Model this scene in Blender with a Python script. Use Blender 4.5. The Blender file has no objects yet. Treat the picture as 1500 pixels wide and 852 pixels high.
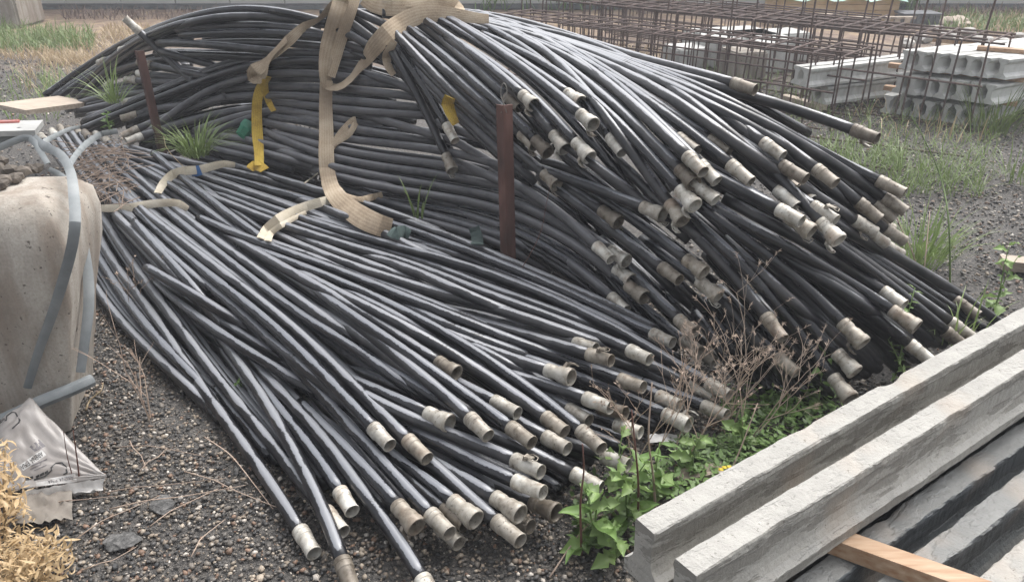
import bpy, bmesh, math, random
import numpy as np
from mathutils import Vector, Matrix, noise
random.seed(7); RNG = np.random.default_rng(7)
SC = bpy.context.scene
COL = SC.collection
# ---------------------------------------------------------------- camera, sky, sun
CAM_H, PITCH, FPX = 1.65, 26.6, 1150.0
cam_d = bpy.data.cameras.new('camera'); cam = bpy.data.objects.new('camera', cam_d); COL.objects.link(cam)
cam.location = (0, 0, CAM_H); cam.rotation_euler = (math.radians(90 - PITCH), 0, 0)
cam_d.sensor_width = 36.0; cam_d.lens = FPX / 1500 * 36; cam_d.clip_start = 0.05; cam_d.clip_end = 500
SC.camera = cam
SUN_EL, SUN_ROT = math.radians(58), math.radians(35)
w = bpy.data.worlds.new('World'); SC.world = w; w.use_nodes = True
nt = w.node_tree; bg = nt.nodes['Background']
sky = nt.nodes.new('ShaderNodeTexSky'); sky.sky_type = 'NISHITA'; sky.sun_disc = False
sky.sun_elevation = SUN_EL; sky.sun_rotation = SUN_ROT
sky.air_density = 1.0; sky.dust_density = 6.0; sky.ozone_density = 1.0
hs = nt.nodes.new('ShaderNodeHueSaturation'); hs.inputs['Saturation'].default_value = 0.22   # overcast: a white sky
nt.links.new(sky.outputs[0], hs.inputs['Color']); nt.links.new(hs.outputs[0], bg.inputs['Color'])
bg.inputs['Strength'].default_value = 0.15
sd = bpy.data.lights.new('sun', 'SUN'); so = bpy.data.objects.new('sun', sd); COL.objects.link(so)
sd.energy = 0.6; sd.angle = math.radians(60); sd.color = (1, .98, .95)
so.rotation_euler = (math.radians(90) - SUN_EL, 0, math.pi - SUN_ROT)
SC.view_settings.view_transform = 'Standard'; SC.view_settings.look = 'None'
SC.view_settings.exposure = 1.2; SC.view_settings.gamma = 1.0
# ---------------------------------------------------------------- measuring helpers (photo survey -> metres)
CP, SP = math.cos(math.radians(PITCH)), math.sin(math.radians(PITCH))
def ray(px, py):
    u, v = (px - 750) / FPX, (426 - py) / FPX
    return np.array([u, CP + v * SP, -SP + v * CP])
ORG = np.array([0, 0, CAM_H])
def PD(px, py, D): return ORG + ray(px, py) * D
def PZ(px, py, Z): return PD(px, py, (CAM_H - Z) / -ray(px, py)[2])
def project(p):
    q = np.asarray(p, float) - ORG
    d = q[..., 1] * CP - q[..., 2] * SP
    return 750 + FPX * q[..., 0] / d, 426 - FPX * (q[..., 1] * SP + q[..., 2] * CP) / d, d
# ---------------------------------------------------------------- object helpers
def tag(o, label=None, cat=None, group=None, kind=None):
    if label: o['label'] = label
    if cat: o['category'] = cat
    if group: o['group'] = group
    if kind: o['kind'] = kind
    return o
def empty(name, loc, label, cat, group=None):
    o = bpy.data.objects.new(name, None); COL.objects.link(o); o.location = loc; o.empty_display_size = .05
    return tag(o, label, cat, group)
def link(name, me, mat=None, parent=None, loc=None):
    o = bpy.data.objects.new(name, me); COL.objects.link(o)
    if mat is not None and not me.materials: me.materials.append(mat)
    if parent is not None: o.parent = parent
    if loc is not None: o.location = loc
    return o
class MB:
    """collects vertices and faces, then makes ONE mesh object"""
    def __init__(s): s.v = []; s.f = []; s.c = None
    def add(s, vs, fs):
        b = len(s.v); s.v += [tuple(map(float, p)) for p in vs]; s.f += [tuple(b + i for i in f) for f in fs]
    def box(s, lo, hi):
        (a, b, c), (d, e, f) = lo, hi
        s.add([(a,b,c),(d,b,c),(d,e,c),(a,e,c),(a,b,f),(d,b,f),(d,e,f),(a,e,f)],
              [(3,2,1,0),(4,5,6,7),(0,1,5,4),(1,2,6,5),(2,3,7,6),(3,0,4,7)])
    def obox(s, p0, p1, w, h, up=(0,0,1)):
        """a bar of width w and height h from p0 to p1"""
        p0, p1 = Vector(p0), Vector(p1); t = (p1 - p0).normalized(); u = Vector(up)
        b = t.cross(u).normalized(); n = b.cross(t).normalized()
        vs = [p + b * (i * w / 2) + n * (j * h / 2) for p in (p0, p1) for i, j in ((-1,-1),(1,-1),(1,1),(-1,1))]
        s.add(vs, [(3,2,1,0),(4,5,6,7),(0,1,5,4),(1,2,6,5),(2,3,7,6),(3,0,4,7)])
    def tube(s, pts, r, n=8, cap=True):
        P = [Vector(p) for p in pts]; m = len(P)
        rs = r if hasattr(r, '__len__') else [r] * m
        t0 = (P[1] - P[0]).normalized(); a = Vector((0,0,1)) if abs(t0.z) < .9 else Vector((1,0,0))
        nrm = (a - t0 * a.dot(t0)).normalized(); vs = []
        for i in range(m):
            t = (P[min(i+1, m-1)] - P[max(i-1, 0)]).normalized()
            nrm = (nrm - t * nrm.dot(t)).normalized(); b = t.cross(nrm)
            vs += [P[i] + (nrm * math.cos(k*2*math.pi/n) + b * math.sin(k*2*math.pi/n)) * rs[i] for k in range(n)]
        fs = [(i*n+k, i*n+(k+1)%n, (i+1)*n+(k+1)%n, (i+1)*n+k) for i in range(m-1) for k in range(n)]
        if cap: fs += [tuple(range(n-1, -1, -1)), tuple((m-1)*n+k for k in range(n))]
        s.add(vs, fs)
    def lathe(s, prof, n=20, close=False):
        """profile of (radius, z) round +Z"""
        vs = [(r*math.cos(k*2*math.pi/n), r*math.sin(k*2*math.pi/n), z) for r, z in prof for k in range(n)]
        s.add(vs, [(i*n+k, i*n+(k+1)%n, (i+1)*n+(k+1)%n, (i+1)*n+k) for i in range(len(prof)-1) for k in range(n)])
    def strip(s, L, R):
        n = len(L); s.add(list(L) + list(R), [(i, n+i, n+i+1, i+1) for i in range(n-1)])
    def mesh(s, name, mat=None, smooth=False):
        me = bpy.data.meshes.new(name); me.from_pydata(s.v, [], s.f); me.update()
        if smooth: me.polygons.foreach_set('use_smooth', [True]*len(me.polygons))
        if getattr(s, 'crisp', False): me.set_sharp_from_angle(angle=math.radians(32))
        if getattr(s, 'across', None): me.attributes.new('across', 'FLOAT', 'POINT').data.foreach_set('value', s.across)
        if mat is not None: me.materials.append(mat)
        return me
    def build(s, name, mat, parent=None, smooth=False, loc=None):
        return link(name, s.mesh(name, mat, smooth), None, parent, loc)
def catmull(P, step):
    P = np.asarray(P, float); Q = [P[0]*2-P[1], *P, P[-1]*2-P[-2]]; out = []
    for i in range(1, len(Q)-2):
        a, b, c, d = Q[i-1], Q[i], Q[i+1], Q[i+2]
        n = max(2, int(np.linalg.norm(c-b)/step))
        t = np.linspace(0, 1, n, endpoint=False)[:, None]
        out.append(.5*((2*b)+(c-a)*t+(2*a-5*b+4*c-d)*t*t+(3*b-a-3*c+d)*t**3))
    out.append(P[-1:]); return np.vstack(out)
# ---------------------------------------------------------------- materials
class NT:
    def __init__(s, name):
        s.m = bpy.data.materials.new(name); s.m.use_nodes = True; s.t = s.m.node_tree
        s.p = s.t.nodes['Principled BSDF']
    def n(s, typ, **kw):
        x = s.t.nodes.new('ShaderNode' + typ)
        for k, v in kw.items():
            if k in x.inputs: x.inputs[k].default_value = v
            else: setattr(x, k, v)
        return x
    def l(s, a, b): s.t.links.new(a, b)
    def coord(s, kind='Object', scale=(1,1,1)):
        tc = s.n('TexCoord'); mp = s.n('Mapping'); mp.inputs['Scale'].default_value = scale
        s.l(tc.outputs[kind], mp.inputs[0]); return mp.outputs[0]
    def pos(s, scale=(1,1,1)):
        g = s.n('NewGeometry'); mp = s.n('Mapping'); mp.inputs['Scale'].default_value = scale
        s.l(g.outputs['Position'], mp.inputs[0]); return mp.outputs[0]
    def noise(s, vec, scale, detail=4, rough=.55):
        x = s.n('TexNoise', Scale=scale, Detail=detail, Roughness=rough); s.l(vec, x.inputs['Vector']); return x.outputs['Fac']
    def ramp(s, fac, stops):
        r = s.n('ValToRGB'); e = r.color_ramp.elements
        while len(e) < len(stops): e.new(.5)
        for x, (p, c) in zip(e, stops):
            x.position = p; x.color = (*c, 1) if hasattr(c, '__len__') else (c, c, c, 1)
        s.l(fac, r.inputs[0]); return r.outputs[0]
    def mix(s, fac, a, b, mode='MIX'):
        x = s.n('MixRGB', blend_type=mode)
        for sock, v in zip((x.inputs[0], x.inputs[1], x.inputs[2]), (fac, a, b)):
            if hasattr(v, 'links') or hasattr(v, 'is_linked'): s.l(v, sock)
            elif hasattr(v, '__len__'): sock.default_value = (*v, 1)
            elif sock == x.inputs[0]: sock.default_value = v
            else: sock.default_value = (v, v, v, 1)
        return x.outputs[0]
    def math(s, op, a, b=0.0, clamp=False):
        x = s.n('Math', operation=op, use_clamp=clamp)
        for sock, v in zip(x.inputs, (a, b)):
            if hasattr(v, 'is_linked'): s.l(v, sock)
            else: sock.default_value = v
        return x.outputs[0]
    def bump(s, h, strength=.3, dist=.005):
        b = s.n('Bump', Strength=strength, Distance=dist); s.l(h, b.inputs['Height']); s.l(b.outputs[0], s.p.inputs['Normal'])
    def set(s, **kw):
        for k, v in kw.items():
            k = k.replace('_', ' ')
            if hasattr(v, 'is_linked'): s.l(v, s.p.inputs[k])
            elif hasattr(v, '__len__') and len(v) == 3: s.p.inputs[k].default_value = (*v, 1)
            else: s.p.inputs[k].default_value = v
        return s.m
def rnd(x): return x.n('ObjectInfo').outputs['Random']
M = {}
def simple(name, stops, scale, rough=.7, bump=.3, stretch=(1,1,1), kind='Object', vary=.25, dist=.004, detail=5):
    x = NT(name); f = x.noise(x.coord(kind, stretch), scale, detail)
    c = x.ramp(f, stops)
    if vary: c = x.mix(1.0, c, x.ramp(rnd(x), [(0, 1-vary), (1, 1+vary*.3)]), 'MULTIPLY')
    x.set(Base_Color=c, Roughness=rough)
    if bump: x.bump(f, bump, dist)
    M[name] = x.m; return x
# wet black polyethylene: dew and sky sheen are painted pale into the upward-facing colour, the flanks are bare with run marks
def pipe_mat(name, lo, hi, bare, dirtc, dirt0, film_sheen_a, film_sheen_b, rough_bare, rough_top):
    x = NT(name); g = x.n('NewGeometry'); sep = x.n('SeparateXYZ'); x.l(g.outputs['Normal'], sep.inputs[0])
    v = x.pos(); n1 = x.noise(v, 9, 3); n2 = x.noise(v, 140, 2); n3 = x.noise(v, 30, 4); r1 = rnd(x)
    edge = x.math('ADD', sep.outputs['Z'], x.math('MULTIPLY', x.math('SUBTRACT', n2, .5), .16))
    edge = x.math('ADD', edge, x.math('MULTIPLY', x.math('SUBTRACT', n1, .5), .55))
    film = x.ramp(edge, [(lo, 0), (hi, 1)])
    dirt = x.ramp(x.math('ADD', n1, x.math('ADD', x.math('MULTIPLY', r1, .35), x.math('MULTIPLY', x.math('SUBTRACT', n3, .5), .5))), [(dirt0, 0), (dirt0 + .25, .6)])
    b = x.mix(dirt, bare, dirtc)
    x.set(Base_Color=x.mix(film, b, x.mix(r1, film_sheen_a, film_sheen_b)), Roughness=x.mix(film, x.ramp(r1, [(0, rough_bare), (1, rough_bare + .14)]), rough_top))
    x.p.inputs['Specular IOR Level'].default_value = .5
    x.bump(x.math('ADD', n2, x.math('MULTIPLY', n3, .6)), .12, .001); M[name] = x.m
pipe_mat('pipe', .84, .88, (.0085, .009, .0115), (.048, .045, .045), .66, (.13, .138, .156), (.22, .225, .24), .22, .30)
# the lower coils of the big heap are dry and dusty
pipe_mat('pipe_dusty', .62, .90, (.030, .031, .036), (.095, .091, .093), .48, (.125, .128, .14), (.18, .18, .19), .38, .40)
# dull cast aluminium / galvanised couplings, stained
x = NT('coupling'); v = x.pos(); n = x.noise(v, 26, 5, .6); n3 = x.noise(v, 9, 3); n4 = x.noise(v, 95, 3)
c = x.ramp(n, [(.28, (.12, .10, .08)), (.42, (.29, .27, .235)), (.56, (.40, .385, .35)), (.74, (.52, .51, .475))])
c = x.mix(x.ramp(n3, [(.56, 0), (.74, .5)]), c, (.27, .18, .12))
c = x.mix(x.ramp(n4, [(.62, 0), (.70, .7)]), c, (.08, .065, .05))
c = x.mix(1.0, c, x.ramp(rnd(x), [(0, (.33, .29, .25)), (.3, (.75, .70, .64)), (.65, (.95, .94, .92)), (1, (1.4, 1.4, 1.38))]), 'MULTIPLY')
x.set(Base_Color=c, Roughness=.5, Metallic=.2); x.bump(n4, .10, .0008); M['coupling'] = x.m
simple('wire', [(.3, (.14, .13, .12)), (.7, (.32, .30, .27))], 30, .5, .1)
simple('rust', [(.25, (.035, .02, .017)), (.5, (.10, .048, .038)), (.75, (.19, .095, .075))], 16, .8, .4, (1,1,.25))
simple('rebar', [(.3, (.060, .042, .037)), (.7, (.135, .092, .08))], 30, .85, .3)
def concrete(name, cols, pit=.5, scale=9, stain=None, rough=.85, stretch=(1,1,1)):
    x = NT(name); v = x.coord('Object', stretch); a = x.noise(v, scale, 7, .62); b = x.noise(x.coord('Object'), scale*7, 4); d = x.noise(v, scale*.25, 3)
    c = x.ramp(a, [(.3, cols[0]), (.52, cols[1]), (.75, cols[2])])
    c = x.mix(x.ramp(b, [(.30, pit), (.36, 0)]), c, (.07, .06, .05))
    if stain: c = x.mix(x.ramp(d, [(.48, 0), (.68, .7)]), c, stain)
    x.set(Base_Color=c, Roughness=rough); x.bump(x.math('ADD', a, x.math('MULTIPLY', b, .5)), .5, .006); M[name] = x.m
def cast(name, side, patch, crust, rough):
    """machine cast joist: smooth web with darker slurry patches, rough pale crust on the open top, chips and dirt"""
    x = NT(name); o = x.coord('Object'); big = x.noise(x.coord('Object', (4.5, 9, 22)), 1.0, 5, .6); fine = x.noise(o, 60, 6, .7); mid = x.noise(o, 16, 5, .65); chip = x.noise(x.coord('Object', (55, 55, 70)), 1.0, 4, .75)
    g = x.n('NewGeometry'); s = x.n('SeparateXYZ'); x.l(g.outputs['True Normal'], s.inputs[0])
    base = x.mix(x.ramp(fine, [(.3, 0), (.7, 1)]), tuple(a*.82 for a in side), tuple(a*1.12 for a in side))
    base = x.mix(x.ramp(big, [(.50, 0), (.54, .85)]), base, patch)
    top = x.mix(x.ramp(mid, [(.35, 0), (.65, 1)]), tuple(a*.80 for a in crust), crust)
    top = x.mix(x.ramp(fine, [(.30, .8), (.40, 0)]), top, tuple(a*.38 for a in crust))
    c = x.mix(x.ramp(s.outputs['Z'], [(.55, 0), (.75, 1)]), base, top)
    c = x.mix(x.ramp(chip, [(.63, 0), (.67, .8)]), c, (.085, .072, .06))
    c = x.mix(x.ramp(x.noise(o, 3.1, 4), [(.60, 0), (.75, .35)]), c, (.36, .28, .21))
    x.set(Base_Color=c, Roughness=rough); x.bump(x.math('ADD', x.math('ADD', x.math('MULTIPLY', mid, 1.2), fine), x.math('MULTIPLY', x.ramp(big, [(.50, 0), (.54, 1)]), -.6)), .7, .006); M[name] = x.m
cast('joist', (.33, .318, .288), (.20, .19, .168), (.345, .335, .31), .85)
cast('joist_wet', (.105, .115, .12), (.055, .06, .064), (.17, .172, .165), .5)
concrete('joist_far', [(.38, .38, .36), (.50, .50, .48), (.60, .60, .58)], .2, 10)
x = NT('block'); o = x.coord('Object'); a = x.noise(x.coord('Object', (1.6, 1.6, .9)), 4, 7, .65); st = x.noise(x.coord('Object', (9, 9, .7)), 1.0, 5, .6); p1 = x.noise(o, 24, 3); p2 = x.noise(o, 75, 2); f = x.noise(o, 120, 3)
c = x.ramp(a, [(.30, (.21, .185, .155)), (.50, (.33, .30, .26)), (.72, (.42, .39, .345))])
c = x.mix(x.ramp(st, [(.46, 0), (.60, .65)]), c, (.20, .155, .12)); c = x.mix(x.ramp(f, [(.3, .35), (.6, 0)]), c, (.17, .15, .125))
c = x.mix(x.ramp(p1, [(.29, .85), (.325, 0)]), c, (.075, .06, .05)); c = x.mix(x.ramp(p2, [(.27, .85), (.32, 0)]), c, (.075, .06, .05))
x.set(Base_Color=c, Roughness=.92); x.bump(x.math('ADD', x.math('ADD', a, x.math('MULTIPLY', f, .3)), x.ramp(p1, [(.28, 0), (.34, .5)])), .7, .008); M['block'] = x.m
concrete('wall', [(.38, .37, .35), (.45, .44, .42), (.52, .51, .50)], .1, 1.2, (.27, .24, .21))
simple('timber', [(.3, (.30, .16, .085)), (.55, (.40, .27, .17)), (.75, (.50, .36, .25))], 5, .75, .3, (1.5, 12, 12))
simple('timber_old', [(.3, (.28, .23, .18)), (.55, (.42, .35, .28)), (.8, (.52, .45, .37))], 5, .8, .3, (2, 14, 14))
def woven(name, a, b, c_, dirt):
    x = NT(name); at = x.n('Attribute', attribute_name='across'); o = x.coord('Object'); n = x.noise(o, 7, 4); f = x.noise(o, 190, 2)
    st = x.math('SINE', x.math('MULTIPLY', at.outputs['Fac'], 19.0)); st = x.math('ADD', x.math('MULTIPLY', st, .06), x.math('ADD', n, x.math('MULTIPLY', x.math('SUBTRACT', f, .5), .5)))
    c = x.ramp(st, [(.28, a), (.5, b), (.75, c_)]); c = x.mix(x.ramp(x.noise(o, 3.2, 5), [(.50, 0), (.70, .75)]), c, dirt)
    x.set(Base_Color=c, Roughness=.9); x.bump(st, .6, .003); M[name] = x.m
woven('webbing', (.25, .19, .13), (.39, .31, .22), (.49, .41, .31), (.22, .165, .115))
woven('webbing_pale', (.40, .345, .26), (.53, .475, .375), (.62, .57, .48), (.33, .28, .21))
woven('webbing_yellow', (.27, .17, .03), (.46, .31, .045), (.60, .44, .08), (.20, .13, .04))
simple('strip_metal', [(.25, (.12, .135, .14)), (.5, (.19, .205, .21)), (.8, (.27, .285, .285))], 9, .65, .3, (1,1,1), vary=.1)
M['strip_metal'].node_tree.nodes['Principled BSDF'].inputs['Metallic'].default_value = .1
simple('bag', [(.3, (.225, .205, .19)), (.55, (.285, .265, .25)), (.8, (.34, .325, .31))], 9, .35, .3, vary=.05)
simple('print_dark', [(.4, (.02, .02, .02)), (.6, (.05, .05, .05))], 60, .6, 0, vary=0)
simple('print_grey', [(.4, (.10, .092, .098)), (.6, (.15, .14, .145))], 60, .6, 0, vary=0)
simple('print_white', [(.4, (.40, .39, .375)), (.6, (.52, .51, .495))], 40, .5, 0, vary=0)
def leafmat(name, a, b, trans=.25, rough=.5):
    x = NT(name); n = x.noise(x.pos(), 14, 3); c = x.mix(n, a, b)
    c = x.mix(1.0, c, x.ramp(rnd(x), [(0, .7), (1, 1.2)]), 'MULTIPLY')
    x.set(Base_Color=c, Roughness=rough); tr = x.n('BsdfTranslucent'); x.l(c, tr.inputs[0])
    mx = x.n('MixShader'); mx.inputs[0].default_value = trans
    x.l(x.p.outputs[0], mx.inputs[1]); x.l(tr.outputs[0], mx.inputs[2])
    x.l(mx.outputs[0], x.t.nodes['Material Output'].inputs['Surface']); M[name] = x.m
leafmat('leaf', (.105, .19, .045), (.19, .30, .09))
leafmat('leaf_pale', (.16, .26, .075), (.26, .36, .13))
leafmat('leaf_dark', (.07, .125, .035), (.13, .20, .065))
leafmat('grass', (.11, .17, .045), (.22, .29, .10))
leafmat('straw', (.36, .27, .155), (.50, .39, .25))
leafmat('gold', (.56, .39, .20), (.72, .55, .33), .3)
leafmat('twig', (.25, .18, .14), (.42, .33, .26), .0, .8)
leafmat('shrub', (.38, .29, .23), (.54, .44, .355), .15, .8)
leafmat('weed_brown', (.13, .095, .08), (.22, .165, .14), .1, .8)
leafmat('stem_red', (.085, .035, .03), (.15, .07, .05), .0, .7)
leafmat('flower', (.7, .5, .02), (.8, .62, .05), .2)
simple('green_plastic', [(.3, (.02, .14, .08)), (.7, (.05, .24, .15))], 20, .4, .1)
simple('cloth_green', [(.3, (.035, .06, .055)), (.7, (.10, .14, .13))], 30, .8, .3)
simple('tarp_green', [(.3, (.13, .32, .24)), (.7, (.42, .56, .48))], 6, .5, .2)
simple('orange_board', [(.3, (.40, .27, .14)), (.7, (.52, .37, .22))], 5, .8, .1)
simple('red_paint', [(.3, (.22, .035, .025)), (.7, (.34, .06, .045))], 20, .4, .1)
simple('bag_old', [(.3, (.15, .13, .11)), (.55, (.20, .18, .155)), (.8, (.27, .25, .22))], 12, .8, .5, vary=.05)
simple('white_board', [(.3, (.24, .24, .23)), (.7, (.38, .38, .365))], 10, .6, .1)
simple('blue_plastic', [(.3, (.03, .10, .28)), (.7, (.06, .17, .40))], 20, .5, .1)
simple('crate_dark', [(.3, (.07, .075, .085)), (.7, (.15, .155, .165))], 20, .7, .1)
simple('pale_rock', [(.3, (.33, .31, .28)), (.6, (.50, .48, .45)), (.8, (.62, .60, .57))], 14, .9, .5)
simple('asphalt', [(.3, (.03, .03, .03)), (.5, (.07, .069, .067)), (.75, (.16, .155, .15))], 75, .9, 1.0)
simple('stone_brown', [(.3, (.07, .058, .048)), (.6, (.13, .11, .09)), (.8, (.22, .19, .16))], 30, .9, .5)
# gravel stones carry their own colour
x = NT('stone'); a = x.n('Attribute', attribute_name='col'); n = x.noise(x.pos(), 160, 3)
x.set(Base_Color=x.mix(1.0, a.outputs['Color'], x.ramp(n, [(.3, .75), (.7, 1.15)]), 'MULTIPLY'), Roughness=.62); M['stone'] = x.m
# the yard: dark gravel, browner soil and dry grass towards the wall
x = NT('ground'); v = x.pos(); a = x.noise(v, 70, 5, .7); b = x.noise(v, 230, 3); d = x.noise(v, .9, 4); s2 = x.n('SeparateXYZ'); x.l(x.n('NewGeometry').outputs['Position'], s2.inputs[0])
gr = x.ramp(a, [(.28, (.024, .023, .023)), (.48, (.070, .066, .062)), (.60, (.14, .128, .115)), (.75, (.30, .275, .24))])
gr = x.mix(x.ramp(b, [(.58, 0), (.68, .75)]), gr, (.21, .19, .17))
so_ = x.ramp(x.noise(v, 5, 5), [(.3, (.16, .10, .075)), (.5, (.26, .19, .14)), (.7, (.40, .29, .17))])
far = x.math('ADD', x.math('MULTIPLY', s2.outputs['Y'], .26), x.math('MULTIPLY', d, 1.4))
x.set(Base_Color=x.mix(x.ramp(x.math('MULTIPLY', x.math('SUBTRACT', far, 2.8), 1.2, True), [(0, 0), (1, 1)]), gr, so_), Roughness=.85)
x.bump(x.math('ADD', a, x.math('MULTIPLY', b, .6)), .9, .02); M['ground'] = x.m
# ---------------------------------------------------------------- the two heaps of irrigation pipe
PIPE_R = .0208
KC = PIPE_R / .0245                                     # couplings keep their proportion to the pipe
# heights read along each heap: (pixel x, pixel y, height in metres); the heaps' visible skins pass through them
SKIN_B = """459,806,.03 515,860,.03 640,885,.04 300,600,.03 200,500,.03 150,440,.03 115,380,.05 110,290,.2 130,200,.3 100,230,.28
570,650,.17 622,668,.16 660,780,.08 760,788,.06 790,690,.13 712,635,.2 825,632,.14 875,655,.08 878,712,.04 668,545,.24 833,550,.2
943,563,.15 1007,620,.05 1060,578,.07 982,500,.18 893,525,.2 340,320,.3 250,260,.33 200,300,.3 300,400,.25 250,450,.15 330,500,.12
400,560,.10 450,450,.26 540,362,.3 740,380,.29 640,450,.28 820,430,.25 410,260,.33 570,315,.33 480,285,.34 500,620,.13"""
SKIN_A = """65,138,.45 117,142,.42 150,90,.62 187,30,1.0 182,200,.38 138,180,.36 184,117,.6 233,45,.95 300,25,1.08 353,6,1.15 453,23,1.1
560,20,1.12 640,20,1.1 700,30,1.06 270,90,.8 300,120,.68 365,93,.85 400,125,.72 465,142,.68 370,160,.58 412,200,.5 465,235,.43
550,165,.66 520,225,.46 567,262,.38 620,168,.68 640,215,.5 732,353,.24 700,330,.27 728,287,.4 725,197,.7 758,155,.88 700,103,.98
826,217,.78 861,228,.77 867,180,.88 782,210,.76 662,202,.66 815,270,.62 893,378,.38 902,322,.53 968,312,.61 1030,398,.48 992,407,.42
915,452,.22 940,432,.3 1050,432,.4 1015,268,.77 1028,250,.8 1067,220,.85 1095,262,.78 1145,228,.80 1103,130,1.0 1282,199,.86
1320,280,.66 1325,308,.6 1222,267,.72 1227,350,.58 1173,322,.64 1285,318,.55 1280,338,.5 1318,370,.35 1142,490,.32 1243,580,.12
1260,498,.28 1252,543,.18 1338,475,.28 1323,445,.34 1428,458,.15 1455,467,.08 1362,527,.15 1413,503,.12 1183,603,.04 1015,487,.22
1022,515,.15 1043,527,.1 1288,362,.4 1380,420,.2 820,60,1.02 900,77,1.0 950,100,1.0"""
def skin(text, lam):
    C = np.array([[float(a) for a in t.split(',')] for t in text.split()])
    y = np.array([-ray(a, b)[2] / (CAM_H - z) for a, b, z in C])         # inverse depth: flat ground is linear in it
    X = C[:, :2] / 400; n = len(X)
    K = lambda A, B: (lambda d2: .5 * d2 * np.log(d2 + 1e-12))(((A[:, None] - B[None]) ** 2).sum(-1))
    A = np.zeros((n+3, n+3)); A[:n, :n] = K(X, X) + lam * np.eye(n); A[:n, n] = A[n, :n] = 1; A[:n, n+1:] = X; A[n+1:, :n] = X.T
    s = np.linalg.solve(A, np.concatenate([y, [0]*3]))
    def depth(p):
        p = np.atleast_2d(np.asarray(p, float))[:, :2] / 400
        return 1 / (K(p, X) @ s[:n] + s[n] + p @ s[n+1:])
    return depth
skin_b, skin_a = skin(SKIN_B, .004), skin(SKIN_A, .004)
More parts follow.
